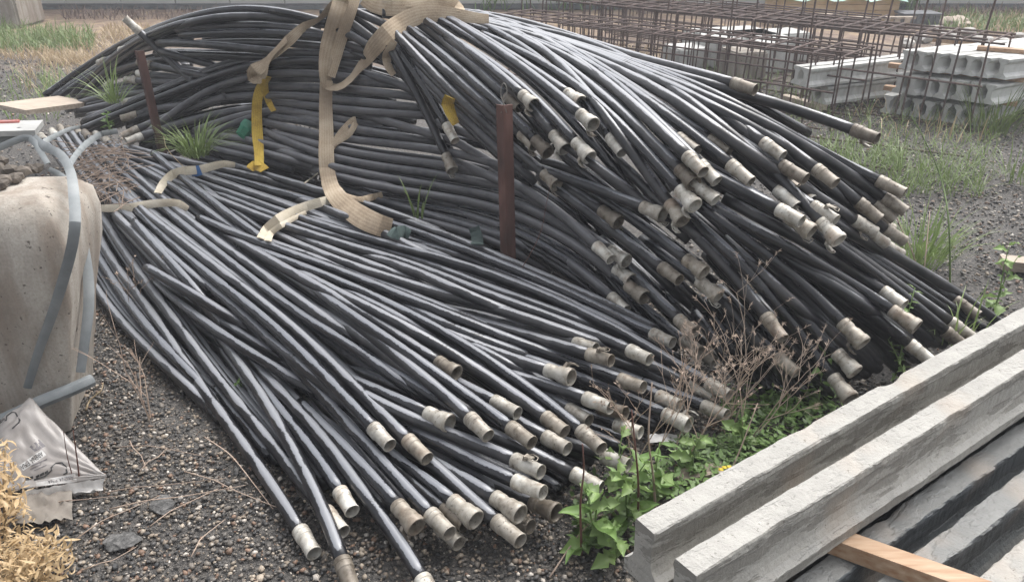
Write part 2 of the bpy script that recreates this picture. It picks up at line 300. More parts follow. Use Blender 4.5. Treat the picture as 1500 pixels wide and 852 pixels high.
# layer|ending (M male, F female, l adds a lever, 0 none)|course in pixels, far end to coupling|what tells it apart
TB = """
1|Ml|128,300 140,353 167,390 193,418 217,447 243,487 266,523 290,562 320,600 360,655 396,708 436,768 459,808|ending on open gravel at the bundle's near left corner, lever under its coupling
1|M|125,275 155,325 170,353 188,383 213,413 237,442 266,482 300,530 340,582 400,650 440,705 470,740 501,777|whose small coupling peeps out on the gravel under two crossing pipes
2|M|300,460 335,515 358,540 390,585 418,640 450,695 475,747 503,825 516,862|whose ribbed collar stands at the bottom edge, left of the other clipped coupling
1|M|350,520 407,598 433,630 460,662 495,710 517,750|with a pale stubby coupling lifted over a half hidden one above the gravel
2|M|345,500 382,550 418,578 457,620 490,662 525,712 567,767 613,833 641,887|whose white collar is clipped by the bottom edge, alone on the near gravel
2|M|200,330 242,365 282,402 323,432 350,453 398,500 423,522 457,562 498,608 540,653 567,685 622,745 660,782|with a cream collar, resting on the heap of couplings by near gravel
3|M|167,273 193,297 215,327 250,357 277,383 312,407 348,435 382,460 415,490 448,522 490,567 543,622 571,652|with a cream coupling in mid bundle, left of the matching pair
3|M|138,240 167,273 200,305 235,330 258,345 288,373 333,403 382,442 423,473 477,522 507,557 548,592 592,642 624,670|with a cream coupling in mid bundle, right of the matching pair
2|Fl|440,590 470,620 500,650 530,680 555,705 583,743 609,770|with a wide female coupling whose lever hangs left over the near gravel
1|M|590,700 605,730 630,765 674,797|with a dirty grey coupling lying lowest under the cream collared one
1|Ml|560,660 600,700 640,738 683,770|with a grey levered coupling wedged right of the cream collared one
1|F|560,655 600,690 640,712 672,735 695,760|with a dull shaded coupling sunk behind the nearest white one
4|M|565,620 590,643 632,677 667,707 717,757 760,790|with the cleanest white coupling, nearest right in the low bundle
3|Ml|500,560 530,580 558,593 612,618 670,640 745,667 790,690|with a beige coupling carrying an upright lever above two stacked couplings
2|M|530,595 560,612 592,627 637,647 687,672 740,702 793,720|with a plain pinkish coupling directly beneath the one with the upright lever
2|Fl|560,640 600,660 650,685 700,710 735,730 760,752|with a wide female coupling between the cleanest white and pinkish ones
1|F|700,700 740,715 780,733 817,752|with a brown female coupling half lost in the dark beside the leafy weed
1|M|690,730 725,745 755,757 779,772|with a small plain coupling tucked behind the cleanest white one
2|F|470,535 490,545 525,562 590,587 627,605 659,620|with a dark gaping coupling on its own left of the stained one
3|M|320,335 345,358 390,383 423,403 465,430 507,460 548,493 603,542 635,562 685,605 715,638|with a white coupling marked by a dark stain, middle of the low bundle
4|Fl|327,342 360,360 400,385 433,402 465,418 507,445 548,470 590,495 640,530 670,548|with a broken female coupling lying highest on the middle of the low bundle
4|M|440,412 485,440 521,468 560,492 592,513 628,540 670,570 703,593 743,622 779,648|whose pale coupling carries a stub, right of the stained white one
4|M|350,358 382,370 423,383 465,400 507,417 548,435 590,455 653,488 695,513 737,542 762,562 803,588 843,622 879,655|with a long brown streaked coupling pointing down to the leafy weed
4|M|430,395 460,412 522,442 570,467 612,487 653,513 703,543 737,567 797,606 829,633|with a coupling blotched dark on its collar, above a mossy one
1|M|680,575 720,595 765,620 792,638 833,658|with a mossy grey coupling below the blotched one
1|M|640,545 690,570 718,585 756,604|with a small stained coupling deep in the gap between long pipes
5|M|292,320 322,335 350,348 390,360 433,375 457,382 490,395 540,415 590,435 620,448 670,467 720,487 770,507 850,535 895,551 942,567|with a bright scratched coupling mid right end, touching dry stems
4|Fl|580,455 610,470 678,498 712,513 793,540 835,552|with the heavy ringed female coupling, lever standing on its right
3|0|560,430 585,440 642,477 690,493 737,508 800,532|
4|M|390,337 407,345 440,362 507,388 570,408 603,420 645,430 703,445 753,460 820,483 875,503 917,518 960,536 997,556 1047,580|with a purplish coupling among dry stems, low bundle's far right
3|M|640,450 680,458 737,470 790,485 845,505 874,511|whose coupling is almost hidden by another with an upright lever
3|Ml|660,460 700,472 770,490 820,505 850,517 895,528|with a small coupling with an upright lever, resting on its neighbour
4|M|243,262 275,275 303,283 340,303 373,317 403,327 423,333 473,350 523,368 570,375 620,393 670,415 720,437 753,443 820,472 883,493 933,517 953,527|with a pink tinged coupling end just showing behind dry stems
4|0|523,372 570,382 620,400 662,423 700,440 735,455 770,468 810,482|
5|M|165,222 198,235 243,250 300,272 340,285 390,303 418,313 442,322 490,337 540,353 570,358 620,372 670,385 720,402 770,420 820,443 850,455 917,490 950,507 1000,542 1030,560 1070,580|with a grey male coupling reaching farthest right of the low bundle
5|M|280,247 340,262 407,282 457,297 500,306 570,327 620,345 670,362 720,382 770,402 820,423 870,448 955,490 985,502|with a streaked coupling on the low bundle's upper edge behind dry stems
4|0|193,217 242,232 297,245 340,250 390,262 440,277 478,290 520,302 570,315 620,332 678,355 720,373 770,393 830,420 883,443 933,467 1000,505|along the low bundle's upper rim beneath the sling foot
4|0|330,240 370,250 410,263 473,282 540,300 600,322 650,342|rearmost short stretch of the low bundle left of the sling foot
3|0|560,350 603,355 660,367 678,373 720,392 770,415 820,435 860,455 920,487|
5|0|407,282 457,297 470,302 517,322 557,337 590,355 625,375 660,392|passing right under the foot of the wide sling
3|0|475,320 523,338 572,353 620,378 668,400|
3|0|407,335 440,350 490,370 523,382 570,398 628,420 680,440|
5|0|225,225 245,240 267,262 308,293 340,320 382,348 420,376|crossing its neighbours steeply between the two pale bands
3|0|197,325 215,345 240,372 270,405 300,440 330,475|
4|0|170,315 197,345 227,368 250,395 280,428 300,452|
4|0|215,392 230,403 260,415 292,435 320,455 345,470 372,487|dipping beneath the cream coupled pair from the left, upper one
3|0|225,415 248,433 283,460 323,493 360,513 400,537 432,556 470,580|dipping beneath the cream coupled pair from the left, lower one
1|0|105,330 112,375 117,390 140,427 167,461 192,490 217,513 250,542 282,570 330,622|lying outermost on the gravel along the low bundle's left side
1|0|112,320 133,360 155,395 178,427 195,460 230,497 257,525 290,560 330,600|second outermost along the low bundle's left side on the gravel
3|0|125,262 157,290 183,307 215,345 245,372 285,408 325,440|
4|0|148,212 183,242 217,277 247,295 272,325 300,342 327,360 352,378 390,407 432,435 465,458 498,483 557,522|
4|0|148,227 178,253 200,275 240,305 288,347 322,373 352,394 390,428 423,452 465,478 507,503 540,522 570,550 620,582 655,602|
3|0|175,233 208,247 243,262 280,290 320,325 350,345 400,372|
4|0|162,210 208,225 258,248 300,262 340,273 390,292 433,307 480,322 530,340|
3|0|170,215 220,228 270,240 320,250 380,266|
3|M|640,520 690,535 740,548 800,562 848,577 892,596|with a speckled coupling under the pipe with the ringed female coupling
2|M|760,575 800,582 850,590 880,596 914,604|with a greenish stub of coupling between the speckled one and dry stems
2|M|740,580 800,590 860,604 900,620 940,634|with a dull coupling beside the pale chip of foam
3|M|740,545 787,570 828,598 864,617|with a rusty tinged coupling lying parallel above the brown streaked one
3|Fl|740,515 800,535 838,548 883,568 933,587 975,606 1009,622|with a wide female coupling and wire bail beside the green ground cover
1|M|880,545 920,560 965,578 997,594|with a dark grey coupling in the tangle behind the wire bail one
1|M|940,560 990,578 1030,592 1066,609|with a shaded coupling lowest at the far right by the ground cover
1|M|800,640 840,650 880,660 922,682|with a mud coloured coupling in the shade behind the leafy weed
3|M|640,600 700,628 740,645 783,662 832,690 880,714|with a bright white coupling poking into the leafy weed
2|0|360,470 400,500 450,545 520,600 580,650|
2|0|480,480 540,520 600,560 680,610 740,650|
2|0|420,430 500,470 560,520 640,570 700,610|
2|0|240,330 300,390 350,430 400,480 470,540|
2|0|150,260 200,330 260,400 320,470 360,520|
2|0|620,470 700,510 780,555 840,580|
2|M|118,275 96,240 74,212 60,199|with the leftmost of the small rear couplings behind the dead vines
2|M|130,268 108,232 88,206 76,192|with the second small rear coupling from the left, behind the dead vines
2|M|140,262 118,228 98,203 88,187|with the third small rear coupling from the left, behind the dead vines
2|M|152,258 130,226 110,201 100,188|with the fourth small rear coupling from the left, behind the dead vines
2|M|165,258 144,228 124,204 112,190|with the fifth small rear coupling from the left, behind the dead vines
2|M|180,258 158,230 137,208 124,194|with the sixth small rear coupling from the left, behind the dead vines
2|M|192,256 172,230 152,208 140,196|with the seventh small rear coupling from the left, behind the dead vines
2|M|205,254 186,232 166,212 152,202|with the rightmost of the small rear couplings behind the dead vines
"""
TA = """
1|0|300,206 345,212 400,226 450,243 490,252|
1|0|290,214 330,220 380,232 430,248|
1|0|300,196 350,200 410,214 470,236|
1|0|390,158 440,165 490,174 560,186|
1|0|390,170 440,176 490,186 560,196|
3|0|498,12 520,20 545,32 568,50 582,70|
4|0|512,14 535,20 560,28 590,42 620,66|
3|0|500,24 530,35 552,52 575,78 590,100|
2|0|495,42 530,52 548,62 575,85 600,120|
2|0|495,60 535,68 560,80 600,104|
2|0|490,72 535,75 575,90 610,110|
2|0|490,100 540,105 590,118 620,140|
1|0|480,30 520,40 560,60 600,90 640,130|
1|0|470,20 520,14 580,20 640,34 700,60|
4|0|65,140 110,108 150,78 195,52 233,37 275,25 312,12 353,6 387,9 420,16 453,23 500,40|arching uppermost from the gravel over the heap's left shoulder
4|0|115,144 150,108 183,78 208,58 233,45 267,32 303,24 337,19 387,22 430,27 480,37|arching second from the top over the heap's left shoulder
6|M|292,128 280,120 258,103 233,72 208,48 195,38 184,28|that sticks up alone at upper left, pale coupling in the air
2|0|260,44 300,40 343,33 387,33 430,40 475,50 530,66|
2|0|265,52 320,47 370,46 420,49 460,53 520,60|
3|0|232,63 270,60 315,66 360,72 400,76 450,78 510,82|
2|0|290,64 317,63 370,61 412,62 460,65 525,74|
2|0|228,79 270,80 320,79 370,84 420,86 470,88|
3|0|235,75 270,84 303,94 340,103|
2|0|255,99 307,108 350,112|
2|0|385,82 430,75 458,76 500,76 560,88|
5|0|118,190 138,180 158,172 200,157 250,137 300,118 337,98 365,93 395,88 428,85 458,85 500,89 545,97|crossing the left heap face diagonally, hooked by the twisted sling
4|0|215,196 233,180 258,157 300,132 337,112 365,107 420,104 460,108 520,112 590,124|crossing the left face just below the one hooked by the twisted sling
2|0|390,116 420,112 466,113 512,120 595,126|
3|0|320,130 362,123 392,125 467,127 523,131 567,136 612,143|
3|0|300,148 337,138 370,136 420,139 465,142 500,147 550,151 620,158|
3|0|385,146 420,151 453,155 500,161 550,165 630,170|
4|M|400,155 367,157 320,163 270,178 225,192 203,202 184,208|with a white coupling at the heap's left foot beside the grass tuft
3|M|330,142 300,150 250,167 217,178 192,193 180,199|with a dusty coupling just above the white one at the heap's foot
3|0|285,192 303,185 337,168 370,160 405,157 450,160|curving out behind the bright green grass tuft, upper of two
3|0|300,200 312,193 345,173 370,165 412,160|curving out behind the bright green grass tuft, lower of two
2|M|300,142 250,155 193,170 178,174|with a mid grey coupling under the long crossing pipe at the left foot
3|M|300,126 240,138 200,146 180,151|with a pale ended coupling beside the foot of the short rusty post
3|M|320,122 280,124 225,121 186,117|with a coupling poking out left of the short rusty post, lower of two
2|M|320,116 285,118 240,113 203,108|with a coupling just behind the short rusty post, upper of two
2|M|310,113 290,112 255,102 222,97 204,92|with a coupling hidden behind the top of the short rusty post
2|M|270,58 230,62 200,72 165,86 146,92|with a ringed coupling hanging between the two long pipes at upper left
1|M|280,54 230,58 195,66 177,74|with a small coupling under the upper long pipe at the far left
2|0|165,105 190,90 210,83 250,80 300,84|
2|0|120,152 165,138 217,132 270,132|
2|0|115,163 165,150 195,143 250,140|
2|0|130,170 180,157 235,149|
2|0|320,150 280,152 230,160 160,168|
4|0|385,178 420,188 465,198 507,205 567,210 643,218 690,228 727,238 757,250|
3|0|400,195 465,213 520,225 583,235 650,240 690,245 728,258 752,267 775,276|
3|0|385,192 420,210 465,227 503,237 583,248 650,255 678,260 728,272 760,280|
3|0|385,212 420,225 463,240 500,248 567,262 650,273 728,287 752,295 780,302 813,318 838,338 880,372|
3|0|460,248 520,267 600,282 667,290 730,302 753,312 788,327 830,348 848,358 882,382 907,407 940,440|
2|M|600,290 617,297 667,310 732,330 770,343 807,360 840,385 873,412 895,434 917,454|with a pale coupling sunk behind the upper edge of the low bundle
2|0|500,280 558,292 617,313 692,333 732,345 765,350 790,362 823,393 850,422|
2|0|560,305 617,322 692,342 732,357 760,362 782,372 807,400|
2|0|500,250 560,272 617,290 675,303 732,318|
2|0|500,160 567,177 633,197 680,213|
2|0|470,180 522,187 583,200 642,213|
3|0|655,200 690,222 727,240 757,262|
2|0|640,180 672,190 725,210 760,226|
3|0|655,232 678,242 728,258 758,278 788,292 823,320|
4|M|720,252 750,265 780,278 813,302 847,333 868,357 895,380|with a cream coupling, lever under its left side, low on the face
2|0|420,165 480,185 560,195 640,208|
2|0|390,225 440,246 480,255|
6|Fl|560,52 572,73 593,103 615,142 635,185 655,230 663,250|hanging lowest and leftmost over the heap face, flared coupling with lever
5|M|567,52 580,67 603,95 633,142 645,163 657,185 666,205|hanging over the heap face, plain coupling above and right of the flared one
4|Fl|570,40 583,53 608,80 642,115 683,155 725,197 755,218 780,235 800,256 817,272|with the flared coupling just right of the tall rusty post, lower of two
3|Fl|583,45 600,58 642,93 683,125 725,172 748,180 767,197 784,213|with a yellowish coupling close to the right side of the tall rusty post
3|F|585,33 597,40 625,60 667,95 708,132 740,160 770,188 803,224|with a dim coupling between the yellowish one and the pair of flared ones
4|M|610,32 623,40 667,73 700,103 733,132 761,158|with a ringed coupling touching the wire loop of the tall rusty post
5|Fl|625,32 638,40 675,65 717,95 750,122 767,143 783,155|with a flared coupling and hanging lever right of the wire loop
3|0|630,22 645,30 692,60 733,80 772,107 797,135 847,183 880,220 910,260 945,300|
4|Fl|655,55 680,70 720,103 760,133 788,162 812,198 828,219|with a flared grey coupling, left one of a pair, lever below its rim
4|Fl|670,62 700,78 745,108 790,150 822,182 845,208 863,230|with a flared cream coupling, right one of a pair, lever dangling
5|F|640,18 658,25 700,50 750,83 772,95 828,136 850,150|with a ringed coupling highest of the three stacked down the heap middle
5|Fl|648,24 665,34 700,55 745,82 795,120 822,143 848,167 869,183|with a flared coupling second of the three stacked down the heap middle
4|M|670,20 683,25 717,40 750,58 772,68 813,105 853,142 875,172 893,203 911,224|with a ribbed shaded coupling tucked beneath a long diagonal pipe
7|Fl|690,22 730,33 763,48 797,68 830,100 855,127 880,162 913,203 947,253 983,300 1000,324|steepest long diagonal one, its flared coupling right of the bright white one
6|M|700,20 747,33 797,57 847,87 888,120 938,162 980,198 1005,233 1030,252|with a pale coupling topmost in the dense cluster of the heap centre
5|Fl|760,50 820,88 863,125 905,158 938,187 980,233 997,255 1018,271|with a brown flared coupling in the left of the dense centre cluster
5|Fl|830,112 875,150 910,182 938,213 977,258 1000,282 1018,302|with a grey flared coupling lowest in the dense centre cluster
4|M|767,42 813,60 872,98 930,145 983,200 1033,246 1051,267|with a slim coupling peeping right behind the topmost one of the centre cluster
3|M|850,100 900,140 945,200 985,245 1015,270 1046,292|with a shaded coupling at the right rim of the dense centre cluster
3|M|830,80 900,130 945,165 990,202 1019,220|with a small coupling half behind a pipe above the centre cluster
5|M|740,25 790,45 840,72 875,97 913,120 950,143 1000,178 1040,206 1070,223|with a banded coupling high on the right slope, upper of two
5|M|850,85 910,122 950,150 992,180 1050,222 1070,240 1098,265|with a banded coupling high on the right slope, lower of two
4|M|880,75 950,120 1000,157 1050,193 1083,228 1142,280 1166,303|with a brown capped coupling beside the long white one on the right slope
6|Fl|840,55 890,70 950,103 1000,142 1050,178 1100,222 1117,237 1158,272 1205,330 1229,353|with a flared coupling and dangling lever, lowest of the right slope
5|Ml|930,95 983,113 1033,138 1077,180 1113,210 1148,230|with a cream coupling near the top of the right slope, thin lever below
5|M|940,100 978,118 1025,143 1083,168 1133,200 1163,222 1195,248 1225,270|with a large cream coupling left of the purplish pair by the rebar
6|M|1000,125 1050,150 1095,168 1150,195 1197,227 1247,255 1297,291 1328,311|with a brown coupling reaching farthest right toward the rebar cage
5|M|1050,140 1100,165 1160,200 1208,227 1247,245 1287,265 1322,282|with a purplish coupling lying just above the farthest right one by the rebar
4|M|1030,150 1080,175 1150,215 1190,240 1227,267 1253,298 1288,321|with a cream coupling just left of the brown one nearest the rebar
3|M|1100,180 1190,235 1240,265 1285,300 1312,322|with a dark shaded coupling under the brown one nearest the rebar
4|Ml|1040,180 1100,218 1145,242 1178,261|with a shaded grey coupling right under the cream one high on the slope
3|M|1080,220 1130,250 1165,276 1191,295|with a small grey coupling showing between crossing pipes of the right slope
4|Ml|1060,200 1120,240 1163,265 1205,295 1250,323 1283,341|with a light grey coupling, toothlike lever, in the right end stack
3|M|1150,240 1220,285 1270,315 1305,335|with a plain grey coupling second in the right end stack
3|M|1180,250 1240,295 1290,335 1324,353|with a weathered coupling rightmost in the right end stack by the bush
3|M|1170,270 1230,315 1270,340 1297,356|with a dim coupling in the middle of the right end stack
2|M|1180,290 1240,330 1293,358 1321,373|with the lowest coupling of the right end stack, almost on the ground
4|Ml|1080,225 1140,270 1195,306 1224,323|with a grey coupling with a small lever standing up in mid slope
5|M|960,215 1000,235 1050,260 1092,280 1137,306 1176,325|with a long whitish coupling in the middle of the right slope
4|Fl|1000,225 1050,250 1100,282 1150,314 1187,339|with a ringed flared coupling half hidden by the long whitish one
7|M|740,22 770,32 840,55 905,75 950,92 1000,101 1073,120 1106,132|uppermost at right, coupling pointing at the rebar cages
6|Ml|860,70 900,85 960,102 1010,115 1060,130 1107,143 1150,155 1200,171 1245,188 1285,203|reaching out alone in front of the rebar cages past all others
6|Fl|770,240 805,252 863,272 905,288 943,303 971,315|with the brightest white flared coupling left of the centre cluster
5|0|820,205 840,220 868,240 900,265 945,295 985,330 1010,352|
5|Fl|840,265 875,285 913,307 947,335 983,360 1008,385 1033,401|with a cream coupling with a pale clamp, just above the dry shrub
5|Fl|790,250 820,265 850,285 885,309 905,325|with a clean ringed coupling alone on the dark lower face
4|M|790,258 827,283 855,305 888,333 912,350 938,368 963,388 995,410|with a banded coupling left of the cream one, behind thin dry stems
3|Fl|800,300 850,335 895,367 918,383|with a reddish flared coupling tucked right behind the cream lever one
2|F|830,340 870,370 900,392 925,411|with a chipped coupling under the reddish flared one
2|F|850,365 890,395 920,420 943,435|with an ochre stained coupling just above the low bundle's edge
4|Fl|940,350 985,385 1030,415 1053,434|with a grey flared coupling in the crown of the dry shrub
4|M|960,290 1007,328 1033,358 1067,395 1100,427 1122,466 1145,494|with a pale coupling seen through the dry shrub on its right side
5|Fl|990,300 1030,335 1067,367 1100,400 1130,438 1172,487 1197,524 1227,561 1246,584|with a yellow ringed coupling touching the concrete joist, lowest right
5|Fl|1010,290 1048,320 1083,342 1133,382 1183,420 1237,476 1263,502|with a tan coupling with wire bail beside the tall thistle
5|F|1020,290 1072,320 1117,342 1158,362 1200,387 1230,407 1272,428 1315,460 1341,478|with a heavy coupling behind the top of the tall thistle
5|M|1060,290 1113,320 1158,343 1200,363 1247,393 1293,428 1326,448|with a banded coupling above the one behind the thistle top
5|M|1180,330 1230,363 1280,400 1337,442 1363,467 1393,495 1416,510|with a pale coupling running under the concrete joist, left of two
5|M|1220,350 1290,400 1338,433 1400,476 1424,494|with a banded coupling at the concrete joist, right of two side by side
6|M|1160,290 1210,322 1263,350 1313,380 1345,400 1400,445 1431,461|with a grey coupling in the grass by the left upper joist
6|0|1200,305 1288,362 1338,390 1380,413 1413,435 1455,467 1500,500|running on behind the left upper joist at the far right
4|M|1170,385 1230,425 1280,462 1325,497 1340,510 1365,530|with a brown capped coupling beside the lower thistle stem
3|0|1130,365 1180,395 1240,430 1300,470 1340,505|
4|F|1060,355 1110,400 1145,433 1180,470 1228,518 1255,547|with a weathered coupling between the tan one and the concrete joist
4|0|1050,430 1095,480 1127,520 1158,567 1187,607|slanting down bare into the ground cover before the joist
3|0|1100,440 1153,497 1183,542 1215,580|
2|M|1090,480 1120,505 1145,527 1168,547|with a dusty stub of coupling deep behind the green ground cover
3|Fl|880,350 930,405 965,442 995,466 1017,489|with a whitish coupling at the left foot of the dry shrub
2|Fl|920,430 960,465 997,500 1025,518|with a dull flared coupling below the whitish one at the shrub's foot
1|M|960,470 1000,500 1046,530|with a shaded coupling lying lowest under the dry shrub
2|0|860,300 920,345 980,400 1040,460|
2|0|1060,350 1120,405 1180,460 1240,510|
2|0|1120,350 1200,400 1280,450 1330,490|
2|0|1040,370 1090,425 1140,480|
2|0|900,230 960,290 1020,345 1080,395|
3|0|880,150 940,215 1000,265 1060,310|
2|0|1000,270 1060,310 1130,355 1210,400|
"""
RIDGE = lambda x: float(np.interp(x, [600, 650, 700, 770, 840, 900, 950, 1000, 1100, 1200], [16, 18, 25, 39, 58, 77, 92, 104, 150, 215]))
class Pipe: pass
def relax(a, k):
    """smooth along a run, its two ends kept in place"""
    k = min(k, len(a) - 1); ker = np.hanning(2*k+3)[1:-1]; ker /= ker.sum()
    b = np.r_[2*a[0] - a[k:0:-1], a, 2*a[-1] - a[-2:-k-2:-1]]
    return np.convolve(b, ker, 'valid')
def parse(text, depth, heap):
    out = []
    for line in text.strip().splitlines():
        lay, end, pts, phrase = line.split('|')
        p = Pipe(); p.layer = int(lay); p.end = end; p.phrase = phrase; p.heap = heap
        q_ = [[float(a) for a in t.split(',')] for t in pts.split()]
        if heap == 'A' and q_[0][0] >= 735 and q_[0][1] - RIDGE(q_[0][0]) < 75:      # fan pipes run back along the crown
            x0, y0 = q_[0]; e = y0 - RIDGE(x0); k = 1; pre = []
            while x0 - 62*k > 690 - 14*k: pre.append([x0 - 62*k, RIDGE(x0 - 62*k) + 3 + e * .62**k]); k += 1
            q_ = pre[::-1] + q_
        pts = ' '.join('%f,%f' % tuple(a) for a in q_)
        p.px = catmull([[float(a) for a in t.split(',')] for t in pts.split()], 9.0)
        p.px = np.c_[relax(p.px[:, 0], 9), relax(p.px[:, 1], 9)]
        p.D = depth(p.px); out.append(p)
    return out
pipes = parse(TB, skin_b, 'B') + parse(TA, skin_a, 'A')
pipes.sort(key=lambda p: p.layer)
RAYS = lambda px: np.array([ray(a, b) for a, b in px])
def smooth(a, k):
    k = min(k, len(a) - 1)
    ker = np.hanning(2*k+3)[1:-1]; ker /= ker.sum()
    return np.convolve(np.pad(a, k, mode='edge'), ker, 'valid')
allP = np.zeros((0, 3))

for p in pipes:                                        # lay each pipe onto the ones already there
    R = RAYS(p.px); nrm = np.linalg.norm(R, axis=1); d = R / nrm[:, None]
    ground = (CAM_H - PIPE_R) / -R[:, 2]
    D = np.minimum(smooth(p.D, 5), ground); s = D * nrm
    L = np.r_[0, np.cumsum(np.linalg.norm(np.diff(R * D[:, None], axis=0), axis=1))]
    if len(allP) and p.layer > 0:
        rel = allP - ORG; sq = d @ rel.T                                  # distance along each sight line
        rho2 = (rel ** 2).sum(1)[None] - sq ** 2; RR = (2 * PIPE_R * .80) ** 2
        lim = np.where(rho2 < RR, sq - np.sqrt(np.maximum(RR - rho2, 0)), 1e9).min(1)
        need = np.clip(s - lim, 0, .10)
        mx = need.copy(); k = 6
        for j in range(-k, k+1): mx = np.maximum(mx, need[np.clip(np.arange(len(need)) + j, 0, len(need)-1)])
        s = s - smooth(mx, 15)
    if p.end == '0' and p.layer < 6:                                      # a run with no visible end dips under its neighbours
        s = s + .13 * np.clip((L - (L[-1] - .45)) / .45, 0, 1) ** 2
    if p.px[0, 0] > (335 if p.heap == 'A' else 225) and not (p.heap == 'A' and p.px[0, 1] < 60): s = s + .12 * np.clip((.35 - L) / .35, 0, 1) ** 1.5
    if p.end != '0':                                                    # free ends sag toward the open side of the heap
        k = max(2, int(np.searchsorted(L, L[-1] - .22))); k = min(k, len(s) - 3)
        P = ORG + d * s[:, None]; ax_ = P[-1] - P[k]; tw_ = -d[-1]; al = ax_ @ tw_; la = np.linalg.norm(ax_ - tw_ * al)
        ct = .58 if p.heap == 'B' or p.px[-1, 0] < 1030 else .40
        dl = np.clip(ct / math.sqrt(1 - ct*ct) * la - al, 0, .16)
        w = np.clip((L - L[k]) / (L[-1] - L[k]), 0, 1); up_ = np.clip(1 - (L[k] - L) / .55, 0, 1)
        s = s - dl * (w - .45 * np.where(L >= L[k], 1, up_ * up_ * (3 - 2*up_)))
        s = np.minimum(s, ground * nrm)
    P = ORG + d * s[:, None]
    for ax in range(3): P[:, ax] = relax(P[:, ax], 10)
    p.P = P; allP = np.vstack([allP, P])
for p in pipes:
    a, b, c_ = project(p.P); p.fx, p.fD = np.c_[a, b], c_
# buried pipes: where the traced ones leave a gap, a neighbour's run is repeated one pipe width deeper
POLY = {'A': [(75,140),(230,36),(350,6),(700,26),(900,78),(1100,130),(1320,300),(1320,365),(1470,478),(1330,550),(1240,585),(1180,598),(1040,540),(960,485),(820,425),(640,352),(500,305),(330,258),(190,212),(115,192)],
        'B': [(112,330),(130,215),(330,247),(500,300),(740,382),(960,482),(1060,575),(1000,615),(870,680),(760,770),(640,770),(530,740),(440,700),(310,605),(205,500),(140,430)]}
def inside(poly, x, y):
    c = False; n = len(poly)
    for i in range(n):
        (a, b), (e, f) = poly[i], poly[i-1]
        if (b > y) != (f > y) and x < (e-a)*(y-b)/(f-b) + a: c = not c
    return c
def lay(seg, D):
    R = RAYS(seg); D = np.minimum(D, (CAM_H - PIPE_R) / -R[:, 2]); P = ORG + R * D[:, None]
    L = np.r_[0, np.cumsum(np.linalg.norm(np.diff(P, axis=0), axis=1))]
    D = D + .10 * np.clip((.3 - L) / .3, 0, 1) ** 2 + .10 * np.clip((L - L[-1] + .3) / .3, 0, 1) ** 2
    D = np.minimum(D, (CAM_H - PIPE_R) / -R[:, 2]); P = ORG + R * D[:, None]
    return np.c_[relax(P[:, 0], 3), relax(P[:, 1], 3), relax(P[:, 2], 3)]
rf = random.Random(3); fills = []
for heap, limit in (('A', 420), ('B', 150)):
    src = [p for p in pipes if p.heap == heap and len(p.fx) > 14]; poly = POLY[heap]
    S = np.vstack([p.fx for p in pipes if p.heap == heap]); SD = np.concatenate([p.fD for p in pipes if p.heap == heap])
    GX = np.array([(x, y) for y in range(0, 800, 7) for x in range(60, 1490, 7) if inside(poly, x, y)], float)
    half = lambda D: PIPE_R * .76 * FPX / D
    cov = np.zeros(len(GX), bool)
    for a in range(0, len(GX), 400):
        d2 = ((GX[a:a+400, None] - S[None]) ** 2).sum(-1); cov[a:a+400] = (d2 < half(SD)[None] ** 2).any(1)
    for it in range(limit):
        gaps = np.where(~cov)[0]
        if not len(gaps): break
        tr = [gaps[rf.randrange(len(gaps))] for _ in range(40)]; GG = GX[gaps]
        g0 = GX[max(tr, key=lambda t: (((GG - GX[t]) ** 2).sum(1) < 500).sum())]            # widest gap first
        best = min(src, key=lambda p: ((p.fx - g0) ** 2).sum(1).min()); k = int(((best.fx - g0) ** 2).sum(1).argmin())
        a, b = int(len(best.fx)*.04), int(len(best.fx)*.93)
        if b - a < 12: cov[gaps] |= (((GX[gaps] - g0) ** 2).sum(1) < 20); continue
        seg = best.fx[a:b] + (g0 - best.fx[k]) * np.linspace(.8, 1.2, b-a)[:, None]
        keep = [inside(poly, *q) for q in seg]; seg = seg[keep]; dd = best.fD[a:b][keep]
        if len(seg) < 10: cov[gaps] |= (((GX[gaps] - g0) ** 2).sum(1) < 60); continue
        q = Pipe(); q.px, q.D = seg, dd + .07 + rf.uniform(0, .07); q.layer, q.end, q.phrase, q.heap = 0, '0', '', heap; q.deep = sum(f.heap == heap for f in fills) >= (55 if heap == 'A' else 25); q.P = lay(seg, q.D); fills.append(q)
        m_ = (((GX[gaps, None] - seg[None]) ** 2).sum(-1) < half(q.D)[None] ** 2).any(1); cov[gaps[m_]] = True
PX = np.array(project(np.vstack([allP] + [f.P for f in fills]))).T   # for laying straps on top of the heaps
pipes = fills + pipes
def front(px, py, rad=10):
    d2 = (PX[:, 0] - px) ** 2 + (PX[:, 1] - py) ** 2
    m = d2 < rad * rad
    return PX[m, 2].min() if m.any() else PX[d2.argmin(), 2]
